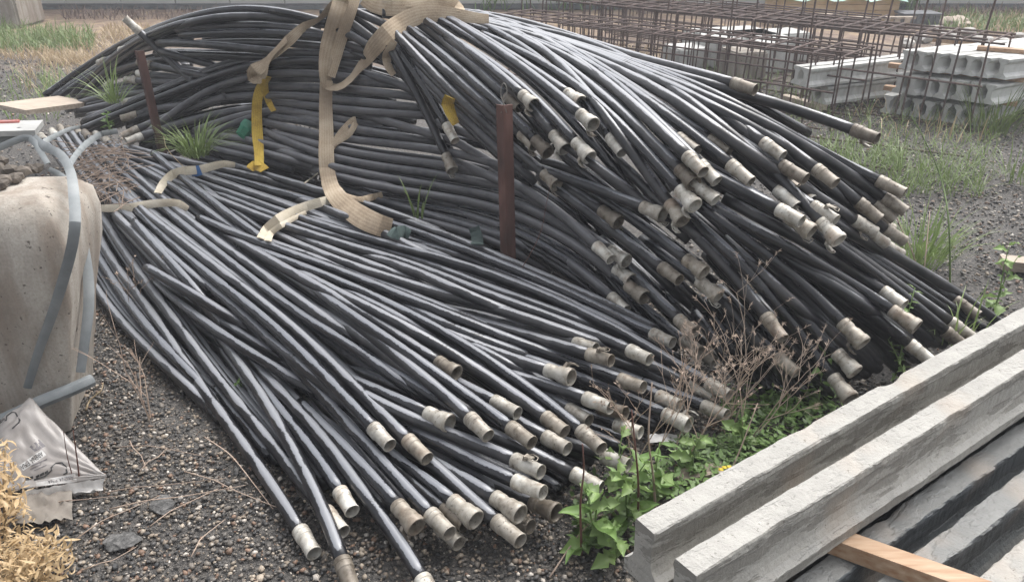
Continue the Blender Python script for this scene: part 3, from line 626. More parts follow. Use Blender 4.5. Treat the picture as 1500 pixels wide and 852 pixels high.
# couplings, shared meshes
def coupling_mesh(kind, k):
    m = MB(); j = (1, 1.06, .95)[k]
    if kind == 'M':
        m.lathe([(.0240,-.002),(.0275,0),(.0292,.004),(.0292,.017),(.0278,.0185),(.0278,.0205),(.0292,.022),(.0292,.038*j),(.0278,.0395*j),(.0265,.042*j),(.0262,.070),(.0256,.098*j),
                 (.0262,.100*j),(.0272,.103*j),(.0268,.108*j),(.0243,.108*j),(.0236,.100*j),(.0230,.03)], 24)
    else:
        m.lathe([(.0240,-.002),(.0275,0),(.0292,.004),(.0292,.017),(.0278,.0185),(.0278,.0205),(.0292,.022),(.0292,.034*j),(.0268,.037*j),(.0272,.050),(.0325,.062),(.0335,.090),(.0362,.0915),(.0368,.097*j),(.0364,.104*j),(.0342,.107*j),
                 (.0300,.107*j),(.0288,.100),(.0278,.072),(.0240,.062),(.0236,.03)], 24)
    m.v = [(a*KC, b*KC, c*KC*1.06) for a, b, c in m.v]
    me = m.mesh('coupling_' + kind, M['coupling'], True); me.set_sharp_from_angle(angle=math.radians(38)); return me
def latch_mesh(kind):
    m = MB(); z = .062 if kind == 'M' else .085; r0 = .0265 if kind == 'M' else .034
    m.obox((r0-.004, 0, z-.012), (r0+.016, 0, z-.004), .020, .012)
    m.obox((r0+.012, 0, z-.012), (r0+.020, .004, z+.026), .015, .006, (1,0,0))
    m.tube([(r0+.012,.011,z-.006),(r0+.020,.014,z+.012),(r0+.017,.013,z+.034),(r0+.014,0,z+.038),(r0+.017,-.013,z+.034),(r0+.020,-.014,z+.012),(r0+.012,-.011,z-.006)], .0019, 6)
    m.v = [(a*KC, b*KC, c*KC*1.06) for a, b, c in m.v]
    return m.mesh('latch', M['coupling'])
CM = {k: [coupling_mesh(k, i) for i in range(3)] for k in 'MF'}; LM = {k: latch_mesh(k) for k in 'MF'}
GB, GA = 'black irrigation pipes in the low front bundle', 'black irrigation pipes in the big heap behind'
LB = 'long black pipe running within the low front bundle, no coupling of it in view'
LA = 'long black pipe running within the big heap behind, no coupling of it in view'
def tube_from(P, r=PIPE_R, n=14):
    m = MB(); m.tube([Vector(q) for q in P], r, n); return m
def resample(P, step):
    L = np.r_[0, np.cumsum(np.linalg.norm(np.diff(P, axis=0), axis=1))]
    t = np.linspace(0, L[-1], max(4, int(L[-1] / step)))
    return np.c_[[np.interp(t, L, P[:, k]) for k in range(3)]].T, L[-1]
rc = random.Random(11); deep = {'A': MB(), 'B': MB()}
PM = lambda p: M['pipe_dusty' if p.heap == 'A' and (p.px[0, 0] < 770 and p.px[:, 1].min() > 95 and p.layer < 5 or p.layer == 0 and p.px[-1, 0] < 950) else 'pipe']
for p in pipes:
    P, Ltot = resample(p.P, .045)
    G, LL = (GB, LB) if p.heap == 'B' else (GA, LA)
    if getattr(p, 'deep', False): deep[p.heap].tube([Vector(q) for q in P], PIPE_R, 10); continue
    if p.end == '0':
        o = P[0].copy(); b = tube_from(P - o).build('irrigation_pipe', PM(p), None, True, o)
        tag(b, 'black pipe ' + p.phrase if p.phrase else LL, 'pipe', G); continue
    kind = p.end[0]
    CL = .107 * KC * 1.06
    tip = P[-1]
    L = np.r_[0, np.cumsum(np.linalg.norm(np.diff(P, axis=0), axis=1))]
    cut = np.array([np.interp(L[-1] - CL + .012, L, P[:, k]) for k in range(3)])
    body = np.vstack([P[L < L[-1] - CL - .01], cut])
    base = np.array([np.interp(L[-1] - CL, L, P[:, k]) for k in range(3)])
    axis = Vector(tip - base).normalized()
    root = empty('irrigation_pipe', Vector(base), 'black pipe ' + p.phrase, 'pipe', G)
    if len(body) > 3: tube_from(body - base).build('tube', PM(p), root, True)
    c = link('coupling', CM[kind][rc.randrange(3)], None, root)
    z = axis; up = Vector((0, 0, 1)); yv = z.cross(up).normalized(); xv = yv.cross(z).normalized()
    rot = Matrix((xv, yv, z)).transposed().to_4x4()
    ang = rc.uniform(0, 6.28)
    if 'l' in p.end:                                       # where the lever sits round the coupling
        ph = p.phrase
        ang = 0.0 if 'upright' in ph or 'standing' in ph or 'bail' in ph and p.heap == 'B' else math.pi + rc.uniform(-.5, .5)
        if 'hangs left' in ph or 'left side' in ph: ang = math.pi * .75
        if 'standing on its right' in ph or 'wire bail' in ph and p.heap == 'B': ang = -.7
    c.matrix_local = rot @ Matrix.Rotation(ang, 4, 'Z')
    if 'l' in p.end: link('latch', LM[kind], None, c)
for k in 'AB':                                             # past some 300 pipes: the deepest glimpses are one object
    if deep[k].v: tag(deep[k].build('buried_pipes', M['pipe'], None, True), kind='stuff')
# ---------------------------------------------------------------- ground and gravel
m = MB(); n = 60; xs = np.r_[-80, np.linspace(-9, 9, n), 80]; ys = np.r_[-20, np.linspace(-1, 17, n), 90]
vs = [(a, b, (0.012*noise.noise((a*1.3, b*1.3, 0)) - .012) if abs(a) < 9 and -1 < b < 17 else -.012) for b in ys for a in xs]; k = len(xs)
m.add(vs, [(j*k+i, j*k+i+1, (j+1)*k+i+1, (j+1)*k+i) for j in range(len(ys)-1) for i in range(k-1)])
tag(m.build('gravel_ground', M['ground'], None, True), kind='structure')
def stones(name, N, xr, yr, smin, smax, keep=None, seed=0):
    g = np.random.default_rng(seed)
    bmx = bmesh.new(); bmesh.ops.create_icosphere(bmx, subdivisions=1, radius=1)
    V = np.array([v.co[:] for v in bmx.verts]); F = np.array([[v.index for v in f.verts] for f in bmx.faces]); bmx.free()
    X = g.uniform(*xr, N); Y = g.uniform(*yr, N)
    if keep is not None: ok = keep(X, Y); X, Y = X[ok], Y[ok]
    N = len(X); S = smin * (smax/smin) ** (g.random(N) ** 1.8)
    sc = S[:, None] * g.uniform(.6, 1.15, (N, 3)); sc[:, 2] *= .6
    jit = 1 + g.uniform(-.32, .32, (N, len(V)))
    P = V[None] * jit[..., None] * sc[:, None]
    a = g.uniform(0, 6.28, N); b = g.normal(0, .35, N); ca, sa, cb, sb = np.cos(a), np.sin(a), np.cos(b), np.sin(b)
    y2 = P[..., 1]*cb[:, None] - P[..., 2]*sb[:, None]; z2 = P[..., 1]*sb[:, None] + P[..., 2]*cb[:, None]
    x3 = P[..., 0]*ca[:, None] - y2*sa[:, None]; y3 = P[..., 0]*sa[:, None] + y2*ca[:, None]
    Z = S * g.uniform(.05, .6, N) - .008
    W = np.stack([x3 + X[:, None], y3 + Y[:, None], z2 + Z[:, None]], -1).reshape(-1, 3)
    FF = (F[None] + (np.arange(N) * len(V))[:, None, None]).reshape(-1, 3)
    me = bpy.data.meshes.new(name); me.vertices.add(len(W)); me.vertices.foreach_set('co', W.astype('f').ravel())
    me.loops.add(FF.size); me.loops.foreach_set('vertex_index', FF.astype('i').ravel())
    me.polygons.add(len(FF)); me.polygons.foreach_set('loop_start', np.arange(0, FF.size, 3, dtype='i')); me.update()
    pal = np.array([(.028,.028,.028),(.045,.043,.041),(.072,.065,.058),(.105,.092,.078),(.155,.125,.095),(.22,.185,.145),(.135,.085,.058),(.30,.27,.235),(.38,.35,.31)])
    c = pal[g.choice(len(pal), N, p=[.16,.17,.17,.15,.12,.09,.075,.045,.02])] * g.uniform(.95, 1.6, (N, 1))
    at = me.color_attributes.new('col', 'FLOAT_COLOR', 'POINT')
    at.data.foreach_set('color', np.c_[np.repeat(c, len(V), 0), np.ones(N*len(V))].astype('f').ravel())
    me.materials.append(M['stone']); o = link('gravel', me); return tag(o, kind='stuff')
stones('gravel', 84000, (-2.1, 1.4), (1.3, 3.7), .0026, .0112, None, 1)
stones('gravel', 26000, (.9, 5.2), (2.5, 7.6), .006, .014, None, 2)
stones('gravel', 9000, (-7, -1.5), (3.7, 9.2), .008, .018, None, 4)
def rough_lump(name, c, size, mat, seed, label=None, cat=None, group=None, flat=.6, sub=3):
    bmx = bmesh.new(); bmesh.ops.create_icosphere(bmx, subdivisions=sub, radius=1)
    for v in bmx.verts:
        q = v.co.copy(); f = 1 + .35*noise.noise(q*1.4 + Vector((seed*7.1, 0, 0))) + .16*noise.noise(q*4 + Vector((0, seed*3.3, 0)))
        v.co = Vector((q.x*size[0]*f, q.y*size[1]*f, q.z*size[2]*f*flat))
    me = bpy.data.meshes.new(name); bmx.to_mesh(me); bmx.free()
    o = link(name, me, M[mat], None, c); o.rotation_euler.z = seed; return tag(o, label, cat, group)
for i, (a, b, s, l) in enumerate([(238, 738, .055, 'flat dark asphalt crumb on the gravel, right one of two'), (178, 792, .06, 'flat dark asphalt crumb on the gravel, lower left one of two')]):
    p = PZ(a, b, .004); rough_lump('asphalt_crumb', p, (s*.8, s*.6, .016), 'asphalt', i+2.2, l, 'asphalt')
# ---------------------------------------------------------------- far wall and yard clutter
root = empty('concrete_wall', (0, 13.7, 0), 'long grey wall of concrete panels closing the yard at the back', 'wall')
me = None
for i in range(34):
    if me is None:
        m = MB(); m.box((-.443, 0, 0), (.443, .14, 2.3)); me = m.mesh('panel', M['wall'])
        bmx = bmesh.new(); bmx.from_mesh(me); bmesh.ops.bevel(bmx, geom=bmx.edges[:], offset=.012, segments=1, affect='EDGES'); bmx.to_mesh(me); bmx.free()
    o = link('panel', me, None, root, (-15 + i*.9, rf.uniform(-.012, .012), 0))
m = MB(); m.box((-15.5, -.05, 0), (15.5, .2, .09)); m.build('footing', M['joist_wet'], root)
def blockobj(name, lo, hi, mat, bev, label, cat, group=None, rot=0.0):
    m = MB(); lo, hi = Vector(lo), Vector(hi); c = (lo+hi)/2; h = (hi-lo)/2
    m.box(-h, h); me = m.mesh(name, M[mat]); bmx = bmesh.new(); bmx.from_mesh(me)
    bmesh.ops.bevel(bmx, geom=bmx.edges[:], offset=bev, segments=2, affect='EDGES'); bmx.to_mesh(me); bmx.free()
    o = link(name, me, None, None, c); o.rotation_euler.z = rot; return tag(o, label, cat, group)
blockobj('concrete_barrier', (-8.5, 11.6, 0), (-6.95, 12.3, .9), 'block', .03, 'pale concrete barrier block in front of the back wall, far left', 'barrier')
# stack of boards under a green sheet
gp = PZ(1212, 30, 0); root = empty('board_stack', gp, 'stack of orange boards under a pale green sheet near the back wall', 'board stack')
for i in range(4):
    m = MB(); m.box((-.85, -.4, .02+i*.085), (.85, .4, .098+i*.085)); m.build('board', M['orange_board'], root)
m = MB(); L = []; R = []
for i in range(15):
    xx = -.95+i*.135; L.append((xx, -.47, .34+.03*math.sin(i*1.7))); R.append((xx, .45, .44+.03*math.cos(i*1.3)))
m.strip(L, [(a, 0, .50+.02*math.sin(a*5)) for a, b, c in L]); m.strip([(a, 0, .50+.02*math.sin(a*5)) for a, b, c in L], R); m.build('sheet', M['tarp_green'], root, True)
for i, (a, b, wd) in enumerate([(1185, 39, .95), (1285, 44, .9)]):
    g0 = PZ(a, b, 0); root = empty('pallet', g0, ('grey slatted pallet on its side before the orange boards', 'grey slatted pallet between the orange boards and the dark crates')[i], 'pallet')
    for k in range(7):
        m = MB(); m.box((-wd/2+k*wd/6.5-.03, -.02, .012), (-wd/2+k*wd/6.5+.045, 0, .165)); m.build('slat', M['timber_old'], root)
    for z in (.0, .14):
        m = MB(); m.box((-wd/2-.03, .003, z), (wd/2+.06, .10, z+.03)); m.build('rail', M['timber_old'], root)
g0 = PZ(1347, 40, 0); root = empty('crate', g0, 'low dark slatted crate by the pale rubble at the far right', 'crate')
for k in range(6):
    m = MB(); m.box((-.24+k*.085, -.02, 0), (-.175+k*.085, 0, .16)); m.build('slat', M['crate_dark'], root)
m = MB(); m.box((-.25, .003, .0), (.26, .34, .13)); m.build('body', M['crate_dark'], root); m = MB(); m.box((-.27, -.03, .163), (.29, .35, .185)); m.build('rim', M['crate_dark'], root)
for i, (a, b, s) in enumerate([(1372, 42, .16), (1390, 52, .20), (1418, 47, .17), (1440, 58, .19), (1466, 60, .16), (1494, 53, .13), (1405, 60, .15), (1350, 57, .18), (1330, 63, .16)]):
    rough_lump('rubble', PZ(a, b, .04), (s*.75, s*.55, s*.42), 'pale_rock', i*1.7+.3, 'pale lump of rubble on the ground beyond the rebar cages', 'rubble', 'pale rubble beyond the rebar cages', .8, 2)
rough_lump('earth_mound', PZ(1398, 34, .03), (.3, .2, .16), 'timber_old', 4.4, 'low brown mound beside the dark crate', 'mound')
# ---------------------------------------------------------------- stacks of concrete joists behind the rebar
def ijoist(prof, Lg, nst, amp, seed):
    """I-section (half profile of (half width, height)) swept along +X with lumpy cast edges"""
    full = [(a, b) for a, b in prof] + [(-a, b) for a, b in prof[::-1]]; k = len(full); m = MB(); vs = []
    for i in range(nst):
        s = Lg * i / (nst-1)
        for j, (a, b) in enumerate(full):
            q = Vector((s*9, j*3.7, seed)); amp_ = amp*(.3 if .05 < b < .75*full[len(prof)-1][1] else 1); e = amp_ * noise.noise(q) + amp_*.6*noise.noise(q*3.1) + amp_*.5*noise.noise(q*7.3)
            if b > .8*full[len(prof)-1][1]: n_ = max(0, noise.noise(Vector((s*5.5, seed*2.1 + (a > 0)*5, 1)) )-.28)*.022*min(1, amp/.003); a -= math.copysign(min(n_, abs(a)*.5), a); b -= n_*.8
            vs.append((s, a + math.copysign(e, a), b + .7*amp*noise.noise(Vector((s*13, j*5.1, seed+9)))))
    fs = [(i*k+j, i*k+(j+1)%k, (i+1)*k+(j+1)%k, (i+1)*k+j) for i in range(nst-1) for j in range(k)]
    fs += [tuple(range(k-1, -1, -1)), tuple((nst-1)*k+j for j in range(k))]
    m.add(vs, fs); return m
PI_ = [(.049, 0), (.049, .020), (.019, .046), (.019, .106), (.043, .130), (.043, .150)]
b0 = PZ(1290, 166, 0); e = Vector((.795, -.607, 0)); ax = Vector((.607, .795, 0))
AXL = [Vector((math.cos(a), math.sin(a), 0)) for a in (.70, .52, .42)]
jm = [ijoist(PI_, 4.2, 22, .003, i).mesh('concrete_joist', M['joist_far']) for i in range(4)]
lay_w = ('bottom', 'middle', 'top')
for lay in range(3):
    for j in range(7):
        if lay == 0 and j == 6: pass
        o = link('concrete_joist', jm[(j+lay*2) % 4]); p = Vector(b0) + e * (.05 + .112*j + (.06 if lay else -.02)) + AXL[lay] * (rf.uniform(-.02, .03) - (.04 if lay == 1 else 0))
        o.location = (p.x, p.y, .004 + lay * .19); o.rotation_euler.z = math.atan2(AXL[lay].y, AXL[lay].x)
        pos = ('leftmost', 'second from left', 'third from left', 'middle', 'third from right', 'second from right', 'rightmost')[j]
        tag(o, f'pale I section joist, {pos} in the {lay_w[lay]} layer of the right stack', 'joist', 'concrete joists stacked behind the rebar')
for lay, z in ((1, .155), (2, .345)):
    for k, s in enumerate((.22, 1.9)):
        m = MB(); q = Vector(b0) + ax*s
        m.obox(q + e*-.06 + Vector((0,0,z+.020)), q + e*.95 + Vector((0,0,z+.020)), .075, .037)
        tag(m.build('timber_spacer', M['timber']), ('orange timber spacer under the %s layer of joists, near their ends', 'orange timber spacer under the %s layer of joists, out of sight deeper in')[k] % lay_w[lay], 'timber')
m = MB(); q = Vector(b0) + ax*.35 + Vector((0,0,.004+.38+.150+.018)); m.obox(q + e*.55, q + e*.98 + ax*.05, .09, .03); tag(m.build('timber_spacer', M['timber']), 'short light plank lying on top of the right joist stack', 'timber')
# the second stack, seen from its side
c0 = PZ(1172, 166, 0); ax2 = Vector((.90, .43, 0)).normalized(); e2 = Vector((ax2.y, -ax2.x, 0))
for lay in range(2):
    for j in range(2):
        o = link('concrete_joist', jm[(j+lay) % 4]); p = Vector(c0) - e2*(.115*j) + ax2*(rf.uniform(-.03, .03) + .24*(1-lay))
        o.location = (p.x, p.y, .06 + lay*.165); o.rotation_euler.z = math.atan2(ax2.y, ax2.x); o.scale.x = .42
        tag(o, f'grey joist seen side on, {("front", "rear")[j]} of the {("lower", "upper")[lay]} row left of the big stack', 'joist', 'concrete joists stacked behind the rebar')
for s in (.2, 1.3):
    m = MB(); q = Vector(c0) + ax2*s; m.obox(q + e2*.06 + Vector((0,0,.03)), q - e2*.42 + Vector((0,0,.03)), .08, .055); tag(m.build('timber_spacer', M['timber_old']), ('weathered timber under the side on joists, left end', 'weathered timber under the side on joists, right end')[s > 1], 'timber')
for i, (a, b, wd, hh, l) in enumerate([(1092, 118, .34, .27, 'beige concrete block left of the side on joists'), (1133, 106, .42, .30, 'grey concrete block behind the beige one, left of the side on joists'), (1010, 100, .4, .2, 'pale concrete slab lying behind the front rebar cage')]):
    p = PZ(a, b, 0); blockobj('concrete_block', (p[0]-wd/2, p[1], 0), (p[0]+wd/2, p[1]+.4, hh), 'joist_far' if i else 'block', .015, l, 'block', None, .25)
for i, (a, b) in enumerate([(1090, 52), (1125, 47), (1065, 44)]):
    p = PZ(a, b, .3); blockobj('concrete_slab', (p[0]-.45, p[1]-.2, 0), (p[0]+.45, p[1]+.25, .3), 'joist_far', .02, 'light concrete slab seen through the rear rebar cages', 'slab', 'light slabs seen through the rear rebar', .3)
# ---------------------------------------------------------------- rebar cages
d = Vector((3.42, -2.99, 0)).normalized(); nn = Vector((.659, .753, 0))
def smoothed(pts, k=3): return pts
def rect_loop(wd, h, r=.03):
    P = []
    for (cx, cz, a0) in ((wd-r, h-r, 0), (r, h-r, 90), (r, r, 180), (wd-r, r, 270)):
        for t in (0, 45, 90): a = math.radians(a0+t); P.append((0, cx+r*math.cos(a), cz+r*math.sin(a)))
    return P + [P[0]]
def cage(name, p0, Lg, wd, h, nst, label, starters=0, seed=0):
    g = random.Random(seed); root = empty(name, p0, label, 'rebar cage', 'rebar cages lying behind the big heap'); ang = math.atan2(d.y, d.x)
    root.rotation_euler.z = ang
    m = MB(); m.tube([(0,0,0),(Lg*.5,0,.004),(Lg,0,0)], .0085, 6); lm = m.mesh('long_bar', M['rebar'])
    for zz in (h-.010, .012):
        for k in range(4 if zz > .1 else 3):
            o = link('long_bar', lm, None, root, (g.uniform(-.12, .05), .012 + (wd-.024)*k/(3 if zz > .1 else 2), zz)); o.rotation_euler.z = g.uniform(-.006, .006)
    for yy in (-.006, wd+.006):
        o = link('long_bar', lm, None, root, (g.uniform(-.1, 0), yy, h*.52))
    m = MB(); m.tube(rect_loop(wd, h), .0075, 6, False); sm = m.mesh('stirrup', M['rebar'])
    for i in range(nst):
        o = link('stirrup', sm, None, root, (.05 + (Lg-.1)*i/(nst-1) + g.uniform(-.03, .03), 0, 0)); o.rotation_euler = (0, g.uniform(-.05, .05), g.uniform(-.05, .05))
    if starters:
        m = MB(); m.tube([(0,0,0),(0,0,.7),(.015,0,1.5)], .0085, 6); st = m.mesh('starter_bar', M['rebar'])
        for i in range(starters):
            o = link('starter_bar', st, None, root, (.3 + (Lg-.5)*i/max(1, starters-1) + g.uniform(-.05, .05), (.02, wd-.02)[i % 2], 0)); o.rotation_euler = (g.uniform(-.04, .04), g.uniform(-.03, .05), 0)
    return root
q = Vector((-.2, 8.45, 0))
cage('rebar_cage', q, 3.62, .62, .58, 18, 'rusty rebar cage nearest the pipe heap, foremost of the row', 0, 1)
cage('rebar_cage', q + nn*.72 + d*-.3, 4.75, .66, .68, 25, 'rusty rebar cage second from the pipe heap, with tall starter bars', 12, 2)
cage('rebar_cage', q + nn*1.48 + d*-.2, 4.1, .66, .58, 15, 'rusty rebar cage third from the pipe heap, with tall starter bars', 8, 3)
cage('rebar_cage', q + nn*2.25 + d*-.4, 3.8, .66, .46, 10, 'rusty rebar cage fourth from the pipe heap', 6, 4)
cage('rebar_cage', q + nn*3.0 + d*-.7, 3.5, .66, .46, 8, 'rusty rebar cage farthest from the pipe heap', 6, 5)
for i, (a, b, l) in enumerate([((1150, 196), (1412, 229), 'loose rusty rebar on the ground before the cages, longest one'), ((1190, 212), (1330, 233), 'loose rusty rebar on the ground before the cages, middle one'), ((1225, 236), (1321, 251), 'loose rusty rebar on the ground before the cages, nearest short one')]):
    m = MB(); p, q_ = Vector(PZ(*a, .012)), Vector(PZ(*b, .012)); m.tube([p, p.lerp(q_, .5) + Vector((0, 0, .004)), q_], .008, 6); tag(m.build('rebar_rod', M['rebar'], None, True), l, 'rebar')
# ---------------------------------------------------------------- joists in the right foreground
AX = Vector((.821, .571, 0)).normalized(); BX = Vector((AX.y, -AX.x, 0)); ANG = math.atan2(AX.y, AX.x)
PT = [(.055, 0), (.056, .034), (.040, .046), (.031, .062), (.0265, .080), (.0265, .140), (.0315, .152), (.0300, .168), (.0275, .172)]
PL = [(.056, 0), (.057, .030), (.044, .044), (.036, .058), (.029, .080), (.0275, .140), (.032, .152), (.031, .166), (.028, .170)]
def fore_joist(prof, perp, along, z, mat, seed, label, Lg=4.2, amp=.0032):
    o = ijoist(prof, Lg, 330, amp, seed).build('concrete_joist', M[mat], None, False)
    p = Vector((.281, 1.35, z)) + BX*perp + AX*along; o.location = p; o.rotation_euler.z = ANG
    return tag(o, label, 'joist', 'concrete joists stacked in the right foreground')
fore_joist(PT, .027, .0, .229, 'joist', 1.3, 'pale concrete joist on the upper layer, left one touching the weeds')
fore_joist(PT, .163, -.014, .229, 'joist', 5.7, 'pale concrete joist on the upper layer, right one over the timber batten')
for i, (pp, al, l) in enumerate([(.020, -.05, 'grey joist under the left upper joist'), (.118, -.11, 'grey joist at the bottom edge under the right upper joist'), (.232, .1, 'dark wet joist right of the upper pair'), (.350, .1, 'grey wet joist with a crusty top, middle of the lower layer'), (.487, .2, 'light smooth joist at the lower right corner')]):
    fore_joist(PL, pp, al, .008 if i != 4 else .022, ('joist_wet', 'joist_wet', 'joist_wet', 'joist_wet', 'joist')[i], 11+i*3.1, l, 4.2, .005)
m = MB(); m.obox((.52, 1.66, .2045), (1.36, 1.155, .2045), .052, .047)
tag(m.build('timber_batten', M['timber']), 'raw orange timber batten lying across the lower joists', 'timber')
m = MB(); g0 = PZ(990, 700, .02); m.obox(g0, g0 + np.array([.16, .03, .01]), .05, .025); tag(m.build('timber_offcut', M['timber_old']), 'thin grey timber offcut among the leafy weeds beside the left joist', 'timber')
m = MB(); g0 = PZ(1466, 384, .03); m.obox(g0, g0 + np.array([.45, -.12, 0]), .09, .05); tag(m.build('timber_offcut', M['timber_old']), 'brown timber end on the gravel at the right edge', 'timber')
# ---------------------------------------------------------------- concrete block at the left with rubble on it
prof = [(-.02, 0), (0, .02), (0, .62), (-.025, .72), (-.075, .79), (-.16, .81)]
m = MB(); nx = 26; rows = []
def blk(px_, yy, zz): return (px_, yy, zz)
sec = [(0, 0), (0, .06), (.003, .15), (0, .25), (.002, .36), (0, .47), (0, .58), (.01, .67), (.03, .745), (.07, .79), (.13, .808)]
ring = []; N_ = 72
for (o, z) in sec:
    xr = -1.525 + .165*min(1, z/.72); r = []
    C4 = [(-2.95, 2.20), (xr, 2.20), (xr - .085, 2.54 + .12*min(1, z/.72)), (-2.95, 2.66)]
    ci = [(C4[0][0]+o, C4[0][1]+o), (C4[1][0]-o, C4[1][1]+o), (C4[2][0]-o, C4[2][1]-o), (C4[3][0]+o, C4[3][1]-o)]
    for k in range(N_):
        a = k / N_ * 4; side = int(a); t = a - side
        if t < .05: t = 0
        x = ci[side][0] + (ci[(side+1) % 4][0]-ci[side][0])*t; y = ci[side][1] + (ci[(side+1) % 4][1]-ci[side][1])*t
        q = Vector((x*2.2, y*2.2, z*2.2)); f = .010*noise.noise(q) + .006*noise.noise(q*6)
        if t == 0 and side == 1: x -= .012; y += .012
        r.append((x + f, y + f, z + .012*noise.noise(q*3) if z > .5 else z))
    ring.append(r)
vs = [p for r in ring for p in r]
fs = [(i*N_+k, i*N_+(k+1) % N_, (i+1)*N_+(k+1) % N_, (i+1)*N_+k) for i in range(len(ring)-1) for k in range(N_)] + [tuple((len(ring)-1)*N_+k for k in range(N_))]
m.add(vs, fs); blk_o = m.build('concrete_block', M['block'], None, True)
tag(blk_o, 'big beige concrete block with rounded shoulders at the left edge', 'block')
g = random.Random(5)
for i in range(60):
    xx, yy = g.uniform(-2.05, -1.62), g.uniform(2.36, 2.60); s = g.uniform(.014, .032)
    rough_lump('broken_stone', (xx, yy, .815 + s*.3 + max(0, .05 - abs(xx+1.85)*.22)), (s, s*.8, s*.8), 'stone_brown', i*.9, 'small broken stone heaped on top of the big beige block', 'stone', 'broken stones on the beige block', .9, 1)
m = MB(); m.obox(PD(-60, 190, 2.92), PD(58, 187, 3.0), .16, .02); tag(m.build('plank', M['white_board']), 'white plank behind the beige block at the left edge', 'plank')
m = MB(); m.tube([PD(-60, 183, 2.95), PD(29, 180, 3.02)], .013, 10); tag(m.build('rod', M['red_paint'], None, True), 'red round bar lying on the white plank, left edge', 'bar')
m = MB(); a, b = PD(14, 160, 5.0), PD(109, 148, 5.35); m.obox(a, b, .36, .03); tag(m.build('plywood_board', M['timber_old']), 'weathered plywood board over the back end of the low bundle', 'board')
# ---------------------------------------------------------------- ribbons: strips and straps
def ribbon(path, wd, thick, roll=None, step=.03, cup=0.0):
    P = catmull(path, step); k = len(P); rl = np.interp(np.linspace(0, 1, k), np.linspace(0, 1, len(roll)), roll) if roll is not None else np.zeros(k)
    ws = np.interp(np.linspace(0, 1, k), np.linspace(0, 1, len(wd)), wd) if hasattr(wd, '__len__') else np.full(k, wd)
    m = MB(); vs = []
    for i in range(k):
        t = Vector(P[min(i+1, k-1)] - P[max(i-1, 0)]).normalized(); c = Vector(ORG - P[i]).normalized()
        b = t.cross(c).normalized(); n = b.cross(t).normalized()
        cr, sr = math.cos(rl[i]), math.sin(rl[i]); b2 = b*cr + n*sr; n2 = n*cr - b*sr
        p = Vector(P[i]); h = ws[i]/2; e = .05*h*noise.noise(Vector((i*.2, wd[0] if hasattr(wd, '__len__') else wd, 3)))
        vs += [p - b2*(h+e), p - b2*h*.5 + n2*(thick+cup*h), p + n2*(thick+cup*h*1.2), p + b2*h*.5 + n2*(thick+cup*h), p + b2*(h-e),
               p + b2*h*.5 - n2*thick*.5, p - b2*h*.5 - n2*thick*.5]
    q = 7; fs = [(i*q+j, i*q+(j+1) % q, (i+1)*q+(j+1) % q, (i+1)*q+j) for i in range(k-1) for j in range(q)]
    fs += [tuple(range(q-1, -1, -1)), tuple((k-1)*q+j for j in range(q))]
    m.add(vs, fs); m.crisp = True; m.across = [-1, -.5, 0, .5, 1, .5, -.5] * k; return m
def laid(pts, lift=.012, rad=11):
    """points lying on whatever the heap shows there"""
    out = []; last = None
    for t in pts.split():
        v = [float(a) for a in t.split(',')]
        D = v[2] if len(v) > 2 else (front(v[0], v[1], rad) or last)
        out.append([v[0], v[1], D if len(v) > 2 else D - PIPE_R - lift]); last = D
    A = np.array(out); return [PD(*r) for r in A]
def strap(name, mat, paths, label, cat='strap', group=None):
    """one strap: each path is a part; a single path is the strap itself"""
    if len(paths) == 1:
        (pts, wd, th, roll) = paths[0]; o = ribbon(pts, wd, th, roll).build(name, M[mat], None, True); return tag(o, label, cat, group)
    root = empty(name, Vector(paths[0][0][0]), label, cat, group); b = Vector(paths[0][0][0])
    for pts, wd, th, roll in paths:
        o = ribbon(pts, wd, th, roll).build('band', M[mat], root, True); o.location = -b
    return root
strap('lifting_sling', 'webbing', [
    (laid('507,-6 499,22 489,55 481,85 478,112 481,126 497,127 513,116 530,95 548,70 568,48 590,33 612,23 640,20 672,23 700,27 716,28', .03), [.115, .115, .11, .09, .06, .055, .07, .085, .09, .09, .08, .06, .045], .003, [-.1, 0, .1, .5, .9, 1.0, .5, .2, 0, 0, .1, .2, .3]),
    (laid('522,-6 514,18 505,42 497,66 489,92 483,112', .024), [.05, .055, .06, .06, .055], .003, [.3, .2, .1, 0]),
    (laid('478,118 477,150 478,190 478,225 480,255 488,280 505,300 530,318 556,330 572,335', .03), [.065, .072, .078, .078, .08, .095, .10, .09], .003, [0, 0, 0, .1, .1, 0]),
    (laid('578,60 571,72 566,85 570,100 577,110', .01), [.04, .05, .045, .03], .003, [.6, .4, .2])],
    'wide worn beige webbing sling looped over the crown of the heap', 'sling')
strap('twisted_sling', 'webbing', [(laid('508,-4 488,10 468,28 447,38 428,55 410,72 396,85 384,97 374,103 371,112 379,114 386,104 390,92 402,76 420,58', .02), [.075, .06, .055, .05, .055, .06, .07, .075, .07, .055, .05, .04, .035], .003, [0, .6, 1.2, .4, -.5, -1.1, -.4, .3, .1, .6, 1.0, .7])], 'twisted brown webbing sling hooking a pipe left of the wide sling', 'sling')
strap('sling_bundle', 'webbing', [(laid('535,-4 548,5 575,9 605,9 632,4 655,-2 662,-10', .035), [.09, .10, .09, .08, .08], .004, [.2, 0, .2, .1]), (laid('560,-4 590,2 620,-2 650,0 668,8 676,18', .05), [.06, .07, .06, .05], .004, [0, .4, .2, .8])], 'crumpled sling gathered on the very top of the heap', 'sling')
